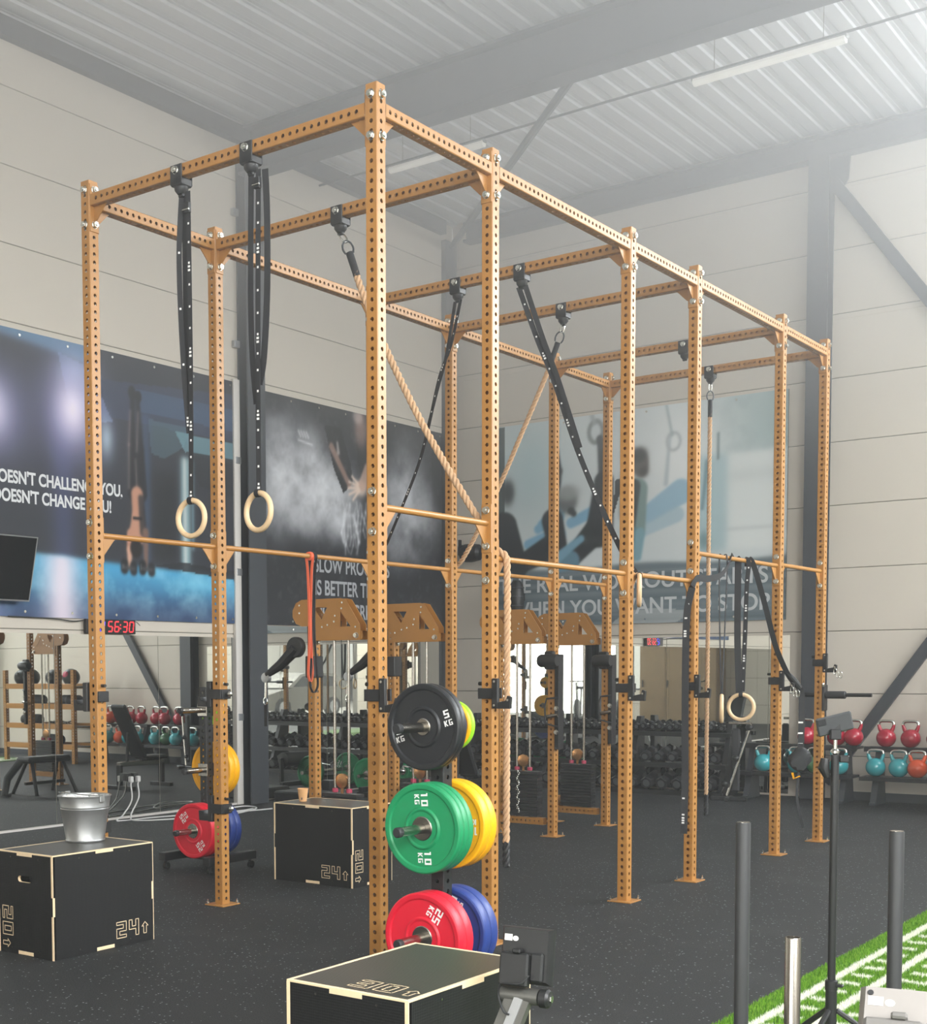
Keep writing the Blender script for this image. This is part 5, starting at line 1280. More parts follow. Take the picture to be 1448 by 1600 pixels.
for k, (y, l_, path) in enumerate(((4.327, 'left white power cord plugged low into the mirror wall', [(-6.50, 4.32, 0.36), (-6.47, 4.30, 0.2), (-6.45, 4.16, 0.06), (-6.42, 4.06, 0.006), (-6.35, 4.5, 0.006), (-6.2, 5.0, 0.006), (-6.05, 5.5, 0.006), (-6.1, 5.8, 0.006)]),
                                   (4.428, 'right white power cord plugged low into the mirror wall, coiling on the floor', [(-6.50, 4.42, 0.36), (-6.47, 4.40, 0.22), (-6.40, 4.22, 0.05), (-6.30, 4.2, 0.006), (-6.10, 4.45, 0.006), (-6.0, 4.9, 0.006), (-5.9, 5.3, 0.006), (-6.0, 5.75, 0.02), (-6.2, 5.72, 0.03), (-6.22, 5.2, 0.006), (-6.05, 5.25, 0.01), (-5.85, 5.6, 0.02), (-5.9, 5.9, 0.006)]))):
    t = thing('power_cord', l_, 'cable', (XL+0.01, y, 0.43), 0, 'white cords at the mirror wall'); o = Vector(t.location)
    MB().tube([Vector(p)-o for p in smoothpath([(XL+0.11, y, 0.40)] + path, 8)], 0.008, 8).build('cord', M['cable'], t)
    MB().box(0.06, 0.11, -0.022, 0.022, -0.045, 0.02, 0.008).build('plug', M['cable'], t)
    MB().box(0.0, 0.06, -0.03, 0.03, -0.03, 0.05, 0.004).build('socket', M['black_plastic'], t)

# ------------------------------------------------------------------ cable towers bolted to the left row of posts
M['stack'] = mat('weight_stack_black', (38, 39, 41), 0.4)
M['copper'] = mat('bronze_pulley', (186, 140, 96), 0.25, 0.8)
ME['tower_post'] = raw(perforated(1.92), 'tower_post', M['gold'])
ME['tower_beam'] = raw(perforated(0.47, t=0.066, cap1=False), 'tower_beam', M['gold'])
import mathutils.geometry as mgeo
def holed_plate(outer, holes, y0, y1):
    mb = MB(); loops = [outer]+holes; allp = [p for l in loops for p in l]; n = len(allp)
    tri = mgeo.tessellate_polygon([[Vector((p, q, 0)) for p, q in l] for l in loops])
    mb.add([(p, y0, q) for p, q in allp] + [(p, y1, q) for p, q in allp], [tuple(t_) for t_ in tri] + [tuple(i+n for i in t_)[::-1] for t_ in tri])
    k = 0
    for l in loops:
        m = len(l)
        o = len(mb.v); mb.add([(p, y0, q) for p, q in l] + [(p, y1, q) for p, q in l], [(i, (i+1) % m, m+(i+1) % m, m+i) for i in range(m)])
    return mb
OUT = [(-0.06, 1.80), (-0.06, 1.915), (-0.20, 2.115), (-0.25, 2.125), (-0.64, 2.125), (-0.70, 2.10), (-0.735, 2.04), (-0.735, 1.99), (-0.70, 1.935), (-0.64, 1.915), (-0.545, 1.915), (-0.545, 1.80)]
HOL = [[(-0.52, 2.06), (-0.38, 2.06), (-0.44, 1.96)], [(-0.255, 2.03), (-0.255, 1.905), (-0.15, 1.905)]]
TOW = []
for n_, (i, l_) in enumerate(((2, 'gold cable tower nearest the left wall opening, beside the box with the cup'), (3, 'gold cable tower behind the front right rig post, second in the row'), (4, 'gold cable tower with a low black weight stack and coiled chain, third in the row'), (5, 'gold cable tower farthest back, fourth in the row'))):
    Y = YC[i]; t = thing('cable_tower', l_, 'cable machine', (XLl-T/2-0.004, Y, 0), 0, 'cable towers along the left rig posts')
    post = link('outer_post', ME['tower_post'], t); post.location = (-0.55, 0, 0.008)
    place_mesh('foot_plate', ME['foot_plate'], post, (0, 0, -0.008)); place_mesh('anchor_bolt', ME['anchor'], post, (-0.07, -0.07, 0)); place_mesh('anchor_bolt', ME['anchor'], post, (0.07, -0.07, 0))
    for z in (0.09, 0.19, 1.78, 1.88): place_mesh('bolt', ME['bolt'], post, (T/2, 0, z), ROT['+x'])
    for nm, z in (('base_beam', 0.135), ('top_beam', 1.835)):
        bmo = link(nm, ME['tower_beam'], t); bmo.location = (-0.511, 0, z); bmo.rotation_euler = (0, PI/2, 0)
    for sy, nm in ((-1, 'side_plate'), (1, 'side_plate')):
        pl = holed_plate(OUT, HOL, sy*0.040-0.003, sy*0.040+0.003).build(nm, M['gold'], t, 30)
        if sy == -1:
            rv = MB()
            for x, z in ((-0.66, 2.08), (-0.66, 2.02), (-0.23, 2.09), (-0.235, 2.045), (-0.30, 1.99), (-0.31, 1.945), (-0.375, 1.92), (-0.43, 1.905), (-0.10, 1.90), (-0.50, 1.88)): rv.cyl((x, -0.0435, z), (x, -0.049, z), 0.008, n=8)
            rv.build('rivets', M['chrome'], pl)['kind'] = 'stuff'
            place_mesh('bolt', ME['bolt'], pl, (-0.095, -0.0435, 1.835), ROT['-y'])
    rods = MB()
    for x in (-0.345, -0.205):
        rd = MB(); rd.cyl((x, 0, 0.17), (x, 0, 1.80), 0.0115, n=14); rd.build('guide_rod', M['steel'], t)
        MB().lathe([(0.02, 0), (0.024, 0.004), (0.024, 0.03), (0.014, 0.034)], (x, 0, 0.608), 'z', 14).build('rod_bush', M['pink'], t)
    stk = MB()
    for k in range(14): stk.box(-0.445, -0.095, -0.05, 0.05, 0.178+0.0305*k, 0.178+0.0305*k+0.0275, 0.003)
    stk.build('weight_stack', M['stack'], t)['kind'] = 'stuff'
    MB().lathe([(0.05, -0.014), (0.058, -0.012), (0.058, 0.012), (0.05, 0.014)], (-0.275, 0, 0.70), 'y', 22).box(-0.285, -0.265, -0.006, 0.006, 0.60, 0.66).build('travelling_pulley', M['copper'], t)
    MB().lathe([(0.05, -0.014), (0.06, -0.012), (0.06, 0.012), (0.05, 0.014)], (-0.47, 0, 0.22), 'y', 22).build('lower_pulley', M['copper'], t)
    MB().lathe([(0.05, -0.014), (0.06, -0.012), (0.06, 0.012), (0.05, 0.014)], (-0.50, 0, 1.955), 'y', 22).build('upper_pulley', M['copper'], t)
    cb = MB(); cb.cyl((-0.275, 0.0, 0.75), (-0.275, 0.0, 1.95), 0.003, n=6); cb.cyl((-0.59, 0.0, 0.25), (-0.60, -0.02, 1.95), 0.003, n=6); cb.build('steel_cable', M['black'], t)['kind'] = 'stuff'
    # swivelling pulley carriage on the outer post, or on the rig post side
    if n_ < 2:
        ca = MB(); zc = 1.62
        ca.box(-0.60, -0.50, -0.055, 0.055, zc-0.11, zc+0.06, 0.006); ca.build('carriage', M['black'], t)
        ar = MB(); ar.lathe([(0.0, -0.03), (0.075, -0.03), (0.082, -0.02), (0.082, 0.02), (0.075, 0.03), (0.0, 0.03)], (-0.66, -0.09, zc+0.13), 'y', 26)
        ar.tube([(-0.66, -0.09, zc+0.12), (-0.80, -0.12, zc-0.01), (-0.92, -0.15, zc-0.09)], [0.05, 0.042, 0.026], 10); ar.build('pulley_arm', M['black'], t)
        MB().lathe([(0.02, -0.02), (0.04, -0.018), (0.04, 0.018), (0.02, 0.02)], (-0.925, -0.15, zc-0.11), 'y', 18).build('end_pulley', M['frame_grey'], t)
        MB().cyl((-0.93, -0.15, zc-0.15), (-0.935, -0.15, zc-0.27), 0.010, n=8).tube([(-0.935+0.02*math.cos(a), -0.15, zc-0.30+0.03*math.sin(a)) for a in [2*PI*q/12 for q in range(12)]], 0.005, 6, closed=True).build('snap_hook', M['chrome'], t)
        MB().ribbon([(-0.935, -0.15, zc-0.33), (-0.935, -0.15, zc-0.50)], 0.03, (1, 0, 0), 0.004).build('cuff_strap', M['strap'], t)
    else:
        ca = MB(); ca.lathe([(0.0, -0.095), (0.05, -0.095), (0.062, -0.07), (0.062, 0.07), (0.05, 0.095), (0.0, 0.095)], (0.045, -0.10, 1.64), 'x', 18); ca.box(0.0, 0.095, -0.10, -0.045, 1.56, 1.73, 0.01)
        ca.build('carriage', M['black_plastic'], t)
        ch = MB(); ch.box(0.09, 0.135, -0.06, 0.03, 0.82, 1.70, 0.004); ch.build('slide_channel', M['black'], t)
        hd = MB(); hd.tube([(0.13, -0.07, 1.30), (0.04, -0.12, 1.29), (0.02, -0.12, 1.22), (0.03, -0.12, 1.06), (0.13, -0.07, 1.03)], 0.009, 8); hd.build('pull_handle', M['black'], t)
        MB().cyl((0.02, -0.095, 1.12), (0.13, -0.075, 1.14), 0.018, n=12).build('lever', M['steel'], t)
        for z in (0.98, 1.20): place_mesh('bolt', ME['bolt'], t, (0.11, -0.062, z), ROT['-y'])
    if n_ == 2:
        chn = MB()
        for k in range(22):
            z = 0.60-0.018*k; pts = [(-0.30+0.012*math.sin(k*1.3)+0.010*math.cos(a)*(1 if k % 2 else 0.4), -0.062, z+0.012*math.sin(a)) for a in [2*PI*q/8 for q in range(8)]]
            chn.tube(pts, 0.0035, 5, closed=True)
        chn.build('chain', M['chrome'], t)['kind'] = 'stuff'

# ------------------------------------------------------------------ dumbbell rack along the back mirror
t = thing('dumbbell_rack', 'long black three-tier dumbbell rack in front of the back wall mirror', 'rack', (-4.2, 10.28, 0))
for x in (-1.85, -0.62, 0.62, 1.84):
    MB().prism([(-0.26, 0.0), (0.26, 0.0), (0.26, 0.06), (0.20, 0.06), (0.20, 0.95), (0.10, 0.95), (-0.20, 0.10), (-0.26, 0.06)], x-0.03, x+0.03, 'x').build('upright_leg', M['black'], t)
TIER = [(0.80, 0.10, 0.32), (0.42, -0.02, 0.34), (0.09, -0.14, 0.36)]
for z, yc, dp in TIER:
    sh = MB(); a = math.radians(14)
    for s in (-1, 1):
        yy, zz = yc+s*dp*0.30, z+s*dp*0.30*math.tan(a)-0.03
        sh.box(-1.9, 1.9, yy-0.02, yy+0.02, zz-0.02, zz+0.02, 0.003)
    sh.box(-1.9, 1.9, yc-dp/2-0.005, yc-dp/2+0.005, z-dp/2*math.tan(a)-0.05, z-dp/2*math.tan(a)+0.0)
    sh.build('shelf', M['black'], t)
def dumbbell_mesh(R, L, hl):
    mb = MB(); hex_ = [(R*math.cos(PI/6+PI/3*k), R*math.sin(PI/6+PI/3*k)) for k in range(6)]
    for s in (-1, 1):
        y0, y1 = s*L/2, s*(L/2-hl); n = 6; c = 0.85
        vs = [(x*c, y0, z*c) for x, z in hex_] + [(x, y0-s*0.012, z) for x, z in hex_] + [(x, y1+s*0.012, z) for x, z in hex_] + [(x*c, y1, z*c) for x, z in hex_]
        fs = [tuple(range(6)), tuple(range(18, 24))] + [(r_*6+i, r_*6+(i+1) % 6, r_*6+6+(i+1) % 6, r_*6+6+i) for r_ in range(3) for i in range(6)]
        mb.cur = 0; mb.add(vs, fs)
        mb.cur = 2; mb.cyl((0, y0, 0), (0, y0+s*0.002, 0), R*0.55, n=16)
    mb.cur = 1; mb.tube([(0, -L/2+hl, 0), (0, -0.03, 0), (0, 0.0, 0), (0, 0.03, 0), (0, L/2-hl, 0)], [0.013, 0.016, 0.017, 0.016, 0.013], 10)
    return mb.mesh('hex_dumbbell', [M['head_rubber'], M['chrome'], M['head_cap']], 30)
DM = [dumbbell_mesh(0.043, 0.20, 0.055), dumbbell_mesh(0.068, 0.28, 0.09), dumbbell_mesh(0.084, 0.32, 0.11)]
NUM = [32, 20, 18]; TN = ['top', 'middle', 'bottom']
for k in range(3):
    z, yc, dp = TIER[k]; R = (0.043, 0.068, 0.084)[k]
    for i in range(NUM[k]):
        x = -4.2 - 1.82 + 3.64*(i+0.5)/NUM[k]
        o = link('hex_dumbbell', DM[k]); a = math.radians(14)
        o.location = (x, 10.28+yc, z+R*0.9+0.005); o.rotation_euler = (a, random.choice((0, PI/3, PI/6)) if k == 0 else random.uniform(-0.1, 0.1), random.uniform(-0.03, 0.03))
        tag(o, '%s hex dumbbell from the corner on the %s tier of the long black rack' % (ordinal(i), TN[k]), 'dumbbell', 'hex dumbbells on the long rack')

# ------------------------------------------------------------------ kettlebell racks and kettlebells
def kb_rack(label, x0, x1):
    t = thing('kettlebell_rack', label, 'rack', ((x0+x1)/2, 10.28, 0), 0, 'two-shelf kettlebell racks'); h = (x1-x0)/2
    for s in (-1, 1):
        lg = MB(); lg.prism([(-0.20, 0), (0.20, 0), (0.20, 0.03), (0.10, 0.64), (0.04, 0.64), (-0.06, 0.30), (-0.16, 0.03), (-0.20, 0.03)], s*(h-0.14)-0.035, s*(h-0.14)+0.035, 'x'); lg.build('leg', M['dark_steel'], t)
    MB().box(-h, h, -0.22, 0.06, 0.295, 0.325, 0.004).box(-h, h, -0.225, -0.215, 0.28, 0.325, 0.002).build('shelf', M['black'], t)
    MB().box(-h, h, -0.06, 0.20, 0.62, 0.65, 0.004).box(-h, h, -0.065, -0.055, 0.60, 0.66, 0.002).build('shelf', M['black'], t)
    return t
kb_rack('black two-shelf kettlebell rack under the wall brace, left of the column foot', -2.20, -0.80)
kb_rack('black two-shelf kettlebell rack at the right edge of the frame', -0.72, 0.70)
def kb_meshes(m):
    b_ = MB(); b_.sphere((0, 0, 0.106), 0.107, 0.107, 0.106, 28, 16); b_.v = [(x, y, max(z, 0.008)) for x, y, z in b_.v]
    body = b_.mesh('body', m, 60)
    horns = []
    for s in (-1, 1):
        hn = MB(); hn.tube([(s*0.052, 0, 0.175), (s*0.072, 0, 0.215), (s*0.082, 0, 0.25), (s*0.082, 0, 0.262)], [0.026, 0.021, 0.0175, 0.0165], 12)
        horns.append(('horn', hn.mesh('horn', m, 60)))
    hd = MB(); hd.tube([(-0.082, 0, 0.256), (-0.080, 0, 0.275), (-0.068, 0, 0.291), (-0.05, 0, 0.297), (0, 0, 0.299), (0.05, 0, 0.297), (0.068, 0, 0.291), (0.080, 0, 0.275), (0.082, 0, 0.256)], 0.0168, 12)
    return [('body', body)] + horns + [('handle', hd.mesh('handle', M['chrome'], 60))]
KB = {k: kb_meshes(M['kb_'+k]) for k in ('red', 'teal', 'orange', 'green')}
def kb(color, x, y, z, label):
    t = thing('kettlebell', label, 'kettlebell', (x, y, z), random.uniform(-0.12, 0.12), 'kettlebells on the racks')
    for n, me in KB[color]: link(n, me, t)
TOP = [('red', -1.40, 'red kettlebell left of the column on the upper shelf'), ('red', -1.055, 'red kettlebell hidden behind the phone holder, upper shelf'), ('red', -0.86, 'red kettlebell just right of the phone holder, upper shelf'), ('red', -0.50, 'red kettlebell right of the slanting brace, upper shelf'), ('red', -0.235, 'red kettlebell nearest the right frame edge, upper shelf'), ('red', 0.04, 'red kettlebell just past the right frame edge, seen only in the mirror'), ('orange', 0.27, 'orange kettlebell at the end of the upper shelf, seen only in the mirror')]
for c, x, l_ in TOP: kb(c, x, 10.30, 0.651, l_)
LOW = [('teal', -1.86, 'teal kettlebell half hidden by the fifth right rig post'), ('teal', -1.46, 'teal kettlebell beside the black gear bag, lower shelf'), ('green', -1.24, 'dark green kettlebell behind the last rig post, lower shelf'), ('teal', -0.975, 'teal kettlebell right of the tripod pole, lower shelf'), ('teal', -0.565, 'teal kettlebell alone under the slanting brace, lower shelf'), ('teal', -0.315, 'teal kettlebell touching the orange one, lower shelf'), ('orange', -0.115, 'orange kettlebell on the lower shelf at the right frame edge'), ('teal', 0.16, 'teal kettlebell past the frame edge, right of the orange one'), ('teal', 0.38, 'teal kettlebell at the far end of the lower shelf, seen only in the mirror')]
for c, x, l_ in LOW: kb(c, x, 10.145, 0.326, l_)

# ------------------------------------------------------------------ benches and floor gear behind the rig
def bench(label, loc, rz, back=55):
    t = thing('adjustable_bench', label, 'bench', loc, rz, 'black weight benches')
    MB().box(-0.05, 0.75, -0.035, 0.035, 0.30, 0.36, 0.004).build('spine', M['steel'], t)
    MB().box(-0.06, 0.0, -0.28, 0.28, 0.0, 0.05, 0.006).box(-0.055, -0.005, -0.04, 0.04, 0.05, 0.32, 0.004).build('rear_foot', M['black'], t)
    MB().box(0.70, 0.76, -0.20, 0.20, 0.0, 0.05, 0.006).box(0.705, 0.755, -0.04, 0.04, 0.05, 0.32, 0.004).build('front_foot', M['black'], t)
    MB().box(0.35, 0.75, -0.13, 0.13, 0.375, 0.43, 0.02).box(0.40, 0.70, -0.03, 0.03, 0.36, 0.375).build('seat_pad', M['rubber'], t)
    a = math.radians(back); pad = MB(); pad.box(0.0, 0.80, -0.14, 0.14, -0.03, 0.03, 0.02)
    pad.v = [(0.33-x*math.cos(a)+z*math.sin(a), y, 0.41+x*math.sin(a)+z*math.cos(a)) for x, y, z in pad.v]; pad.build('back_pad', M['rubber'], t)
    MB().tube([(0.10, 0.0, 0.34), (0.33-0.42*math.cos(a), 0.0, 0.38+0.42*math.sin(a))], 0.022, 8).build('support_strut', M['black'], t)
    return t
bench('black incline bench with raised back pad, seen in the left mirror', (-3.98, 6.65, 0), PI/2, 62)
t = thing('flat_bench', 'long dark padded bench on splayed legs behind the front weight tree', 'bench', (-3.55, 5.75, 0), PI/2, 'black weight benches')
MB().box(-0.38, 0.32, -0.14, 0.14, 0.40, 0.48, 0.03).build('pad', M['rubber'], t)
for x in (-0.32, 0.27):
    for s in (-1, 1): MB().tube([(x*0.85, s*0.06, 0.40), (x*1.1, s*0.24, 0.0)], 0.024, 8).build('leg', M['black'], t)
MB().box(-0.34, 0.30, -0.02, 0.02, 0.12, 0.16, 0.004).build('stretcher', M['black'], t)
MB().tube([(-0.42, 0.0, 0.42), (-0.62, 0.0, 0.22), (-0.66, 0.0, 0.03), (-0.58, 0.0, 0.02)], [0.05, 0.05, 0.045, 0.03], 10).build('leg_roller_arm', M['rubber'], t)

t = thing('hip_thrust_bench', 'low black bench machine with roller pad beside the mirror, loaded with green plates', 'gym machine', (-5.95, 8.35, 0))
MB().box(-0.30, 0.35, -0.75, -0.68, 0.0, 0.06, 0.004).box(-0.30, 0.35, 0.48, 0.55, 0.0, 0.06, 0.004).box(-0.03, 0.03, -0.75, 0.55, 0.06, 0.12, 0.004).build('base_frame', M['black'], t)
MB().lathe([(0.03, -0.26), (0.09, -0.25), (0.095, -0.23), (0.095, 0.23), (0.09, 0.25), (0.03, 0.26)], (0.10, -0.35, 0.40), 'y', 20).build('roller_pad', M['rubber'], t)
MB().box(0.08, 0.12, -0.66, -0.60, 0.10, 0.42, 0.004).box(-0.05, 0.0, -0.30, 0.45, 0.12, 0.16).build('roller_post', M['black'], t)
MB().tube(smoothpath([(0.05, -0.05, 0.30), (0.12, 0.0, 0.28), (0.06, 0.08, 0.33), (0.1, 0.16, 0.31), (0.02, 0.28, 0.28)], 6), 0.013, 8).build('bent_bar', M['chrome'], t)
MB().cyl((-0.18, -0.55, 0.235), (-0.18, 0.55, 0.235), 0.024, n=14).build('load_axle', M['steel'], t)
put_plate(plate_mesh('green_machine', R45, 0.041, M['green'], 0.088, '10 KG', math.radians(20), 0.05, 0.05), 'green plate on the low machine by the mirror, end nearer the corner', (-6.13, 8.76, 0.235), 0, 0, 'green plates on the hip machine')
put_plate(PM['g10b'], 'green plate on the low machine by the mirror, end nearer the dark column', (-6.13, 7.98, 0.235), 0, 0, 'green plates on the hip machine')
t = thing('foam_platform', 'low black foam platform on the floor right of the dark wall column', 'platform', (-6.05, 6.85, 0), 0.0)
MB().box(-0.40, 0.38, -0.30, 0.34, 0.0, 0.13, 0.02).build('foam_block', M['rubber'], t)
MB().box(0.02, 0.14, 0.10, 0.22, 0.13, 0.25, 0.006).cyl((-0.05, 0.16, 0.20), (0.02, 0.16, 0.20), 0.03, n=12).build('clamp', M['black'], t)
# upright folded bench standing by the dumbbells
t = thing('folding_bench', 'folded exercise bench standing on end before the dumbbell rack, silver leg outward', 'bench', (-2.10, 9.72, 0), 0.2)
MB().tube([(-0.03, 0, 0.06), (0.10, 0.05, 0.50), (0.22, 0.10, 0.90)], 0.018, 8).build('silver_leg', M['steel'], t)
MB().box(-0.22, 0.20, -0.03, 0.03, 0.0, 0.05, 0.01).box(-0.04, 0.02, -0.15, 0.15, 0.0, 0.05, 0.01).build('foot', M['black'], t)
for p in ((-0.06, -0.02, 0.20), (0.06, 0.02, 0.50), (0.20, 0.08, 0.86)): MB().sphere(p, 0.045, 0.03, 0.035, 10, 7).build('joint_knob', M['black_plastic'], t)
MB().box(0.0, 0.10, 0.06, 0.11, 0.1, 0.85, 0.02).build('pad', M['rubber'], t)
MB().box(-0.02, 0.24, 0.0, 0.03, 0.90, 0.93, 0.006).build('cross_handle', M['steel'], t)

# ------------------------------------------------------------------ turf lane with sprint markings
turf = thing('turf_lane', 'strip of green artificial turf with white ladder markings along the right side', 'turf', (1.72, 0, 0))
MB().box(0.0, 2.4, -6.5, YB-0.8, 0.0, 0.012).build('backing', mat('turf_backing', (70, 104, 40), 0.9, noise=0.25, scale=120), turf)
LINES = [(1.842, 1.89), (2.05, 2.10), (2.33, 2.385)]
TK = [(1.905, 2.005), (2.14, 2.27)]
def turf_white(x, y):
    w = np.zeros(x.shape, bool)
    for a, b_ in LINES: w |= (x > a) & (x < b_)
    ph = y % 0.2
    for a, b_ in TK: w |= (x > a) & (x < b_) & (ph < 0.052)
    return w
# printed lines as flat strips under the fibres
wl = MB()
for a, b_ in LINES: wl.box(a-1.72, b_-1.72, -6.4, 9.7, 0.0121, 0.0135)
yy = -3.0
for k in range(60):
    y = -2.0+0.2*k
    for a, b_ in TK: wl.box(a-1.72, b_-1.72, y, y+0.052, 0.0121, 0.0135)
wl.build('line_markings', mat('turf_white', (226, 226, 214), 0.8), turf)['kind'] = 'stuff'
def blades():
    g = np.random.default_rng(5); out = []
    n = 230000
    y = -2.6 + 7.4*g.random(n)**1.35; x = 1.725 + 0.80*g.random(n)
    keep = (x-1.72) < 0.9
    x, y = x[keep], y[keep]; n = len(x)
    h = 0.012+0.014*g.random(n); a = g.random(n)*2*PI; lean = 0.010*g.random(n); la = g.random(n)*2*PI
    w = 0.0022+0.001*(y+2.6)/7
    dx, dy = np.cos(a)*w, np.sin(a)*w
    v = np.empty((n, 3, 3)); v[:, 0] = np.stack([x-dx, y-dy, np.full(n, 0.012)], 1); v[:, 1] = np.stack([x+dx, y+dy, np.full(n, 0.012)], 1)
    v[:, 2] = np.stack([x+np.cos(la)*lean, y+np.sin(la)*lean, 0.012+h], 1); v[:, :, 0] -= 1.72
    white = turf_white(x, y)
    base = np.array([[88, 138, 30], [112, 162, 44], [72, 122, 28], [130, 172, 60]], float)[g.integers(0, 4, n)]
    base[white] = np.array([232, 234, 220])
    me = bpy.data.meshes.new('grass_blades'); me.vertices.add(3*n); me.vertices.foreach_set('co', v.ravel())
    me.loops.add(3*n); me.loops.foreach_set('vertex_index', np.arange(3*n, dtype=np.int32)); me.polygons.add(n); me.polygons.foreach_set('loop_start', np.arange(0, 3*n, 3, dtype=np.int32))
    me.update()
    ca = me.color_attributes.new('Col', 'FLOAT_COLOR', 'POINT'); rgba = np.ones((3*n, 4), np.float32); rgba[:, :3] = np.repeat(lin(base), 3, 0); ca.data.foreach_set('color', rgba.ravel())
    me.materials.append(attr_mat('turf_fibre', 0.7, 0.2)); return me
o = link('grass_blades', blades(), turf); o['kind'] = 'stuff'

# ------------------------------------------------------------------ foreground: push sled, tripod, erg monitors
t = thing('push_sled', 'black push sled with two tall dark poles and one steel post', 'sled', (2.50, -1.10, 0.026))
o = Vector(t.location)
ax = (Vector((2.752, -0.87, 0))-Vector((2.356, -1.178, 0))); LZ = math.atan2(ax.y, ax.x)
for p, top in (((2.356, -1.178), 1.074), ((2.752, -0.87), 1.042)):
    q = Vector((p[0], p[1], 0))-o; q.z = 0
    pm = MB(); pm.lathe([(0.0, 0.05), (0.0235, 0.05), (0.0235, top-0.032), (0.0225, top-0.028), (0.0, top-0.028)], q, 'z', 24); pl = pm.build('push_pole', M['pole'], t)
    MB().lathe([(0.0205, 0.05), (0.0285, 0.05), (0.0285, 0.36), (0.0255, 0.365), (0.0235, 0.365)], q, 'z', 24).build('pole_socket', M['black'], t)
    MB().lathe([(0.0, top-0.0279), (0.0215, top-0.0279), (0.0215, top-0.0265), (0.0, top-0.026)], q, 'z', 24).build('bare_end', M['steel'], pl)
q = Vector((2.625, -1.461, 0))-o; q.z = 0
MB().lathe([(0.0, 0.05), (0.0235, 0.05), (0.0235, 0.742), (0.022, 0.745), (0.019, 0.745), (0.018, 0.70), (0.0, 0.70)], q, 'z', 28).build('weight_post', M['steel'], t)
sk = MB()
nrm = Vector((math.sin(LZ), -math.cos(LZ), 0))
for p in ((2.356, -1.178), (2.752, -0.87)):
    c = Vector((p[0], p[1], 0))-o; c.z = 0
    sk.ribbon([c+nrm*0.75+Vector((0, 0, 0.06)), c+nrm*0.62+Vector((0, 0, 0.012)), c-nrm*0.12+Vector((0, 0, 0.012)), c-nrm*0.2+Vector((0, 0, 0.05))], 0.08, Vector((math.cos(LZ), math.sin(LZ), 0)), 0.012)
sk.build('skids', M['black'], t)
dk = MB(); a = Vector((2.356, -1.178, 0))-o; b_ = Vector((2.752, -0.87, 0))-o; a.z = b_.z = 0.06
for k in (0.0, 0.3, 0.6): dk.tube([a+nrm*k, b_+nrm*k], 0.022, 8)
dk.tube([(a+b_)/2+nrm*0.0, q+Vector((0, 0, 0.06)), (a+b_)/2+nrm*0.6], 0.02, 8)
dk.build('cross_tubes', M['black'], t)

t = thing('phone_tripod', 'black tripod stand holding a phone crosswise, standing at the turf edge', 'tripod', (2.385, -0.365, 0.026)); o = Vector(t.location)
MB().cyl((0, 0, 0.10), (0, 0, 0.37), 0.0205, n=18).build('lower_tube', M['black_plastic'], t)
MB().cyl((0, 0, 0.37), (0, 0, 1.225), 0.0145, n=18).build('upper_tube', M['black_plastic'], t)
MB().lathe([(0.0145, 0.335), (0.023, 0.338), (0.023, 0.372), (0.0145, 0.376)], (0, 0, 0), 'z', 18).box(0.0, 0.045, -0.012, 0.012, 0.352, 0.362, 0.003).build('clamp_collar', M['black'], t)
for k in range(3):
    a = 2*PI*k/3+0.4; MB().tube([(0.02*math.cos(a), 0.02*math.sin(a), 0.26), (0.40*math.cos(a), 0.40*math.sin(a), 0.0)], 0.011, 8).build('leg', M['black_plastic'], t)
MB().cyl((0, 0, 1.225), (0, 0, 1.285), 0.007, n=12).lathe([(0.007, 1.225), (0.014, 1.23), (0.014, 1.24), (0.007, 1.246)], n=14).build('neck', M['chrome'], t)
RZ = 0.50
gr = MB(); gr.tube([(-0.035, 0.0, 1.21), (-0.04, 0.0, 1.175), (-0.028, 0.0, 1.14)], [0.016, 0.022, 0.012], 10); gr.box(0.015, 0.05, -0.01, 0.01, 1.195, 1.222, 0.004).build('tilt_grip', M['black_plastic'], t).rotation_euler = (0, 0, RZ)
hd = MB(); hd.box(-0.02, 0.02, -0.012, 0.02, 1.28, 1.32, 0.004).box(-0.02, 0.02, 0.008, 0.016, 1.30, 1.37, 0.003); hd.build('phone_clamp', M['black'], t).rotation_euler = (0, 0, RZ)
ph = thing('phone', 'dark phone held crosswise in the tripod clamp', 'phone', (2.378, -0.355, 1.364+0.0)); ph.rotation_euler = (0.12, math.radians(-14), RZ+0.08)
MB().box(-0.066, 0.066, -0.006, 0.006, -0.035, 0.035, 0.005).build('phone_case', M['case_grey'], ph)
MB().box(-0.060, -0.030, -0.0085, -0.0055, 0.005, 0.030, 0.003).build('camera_bump', M['black'], ph)

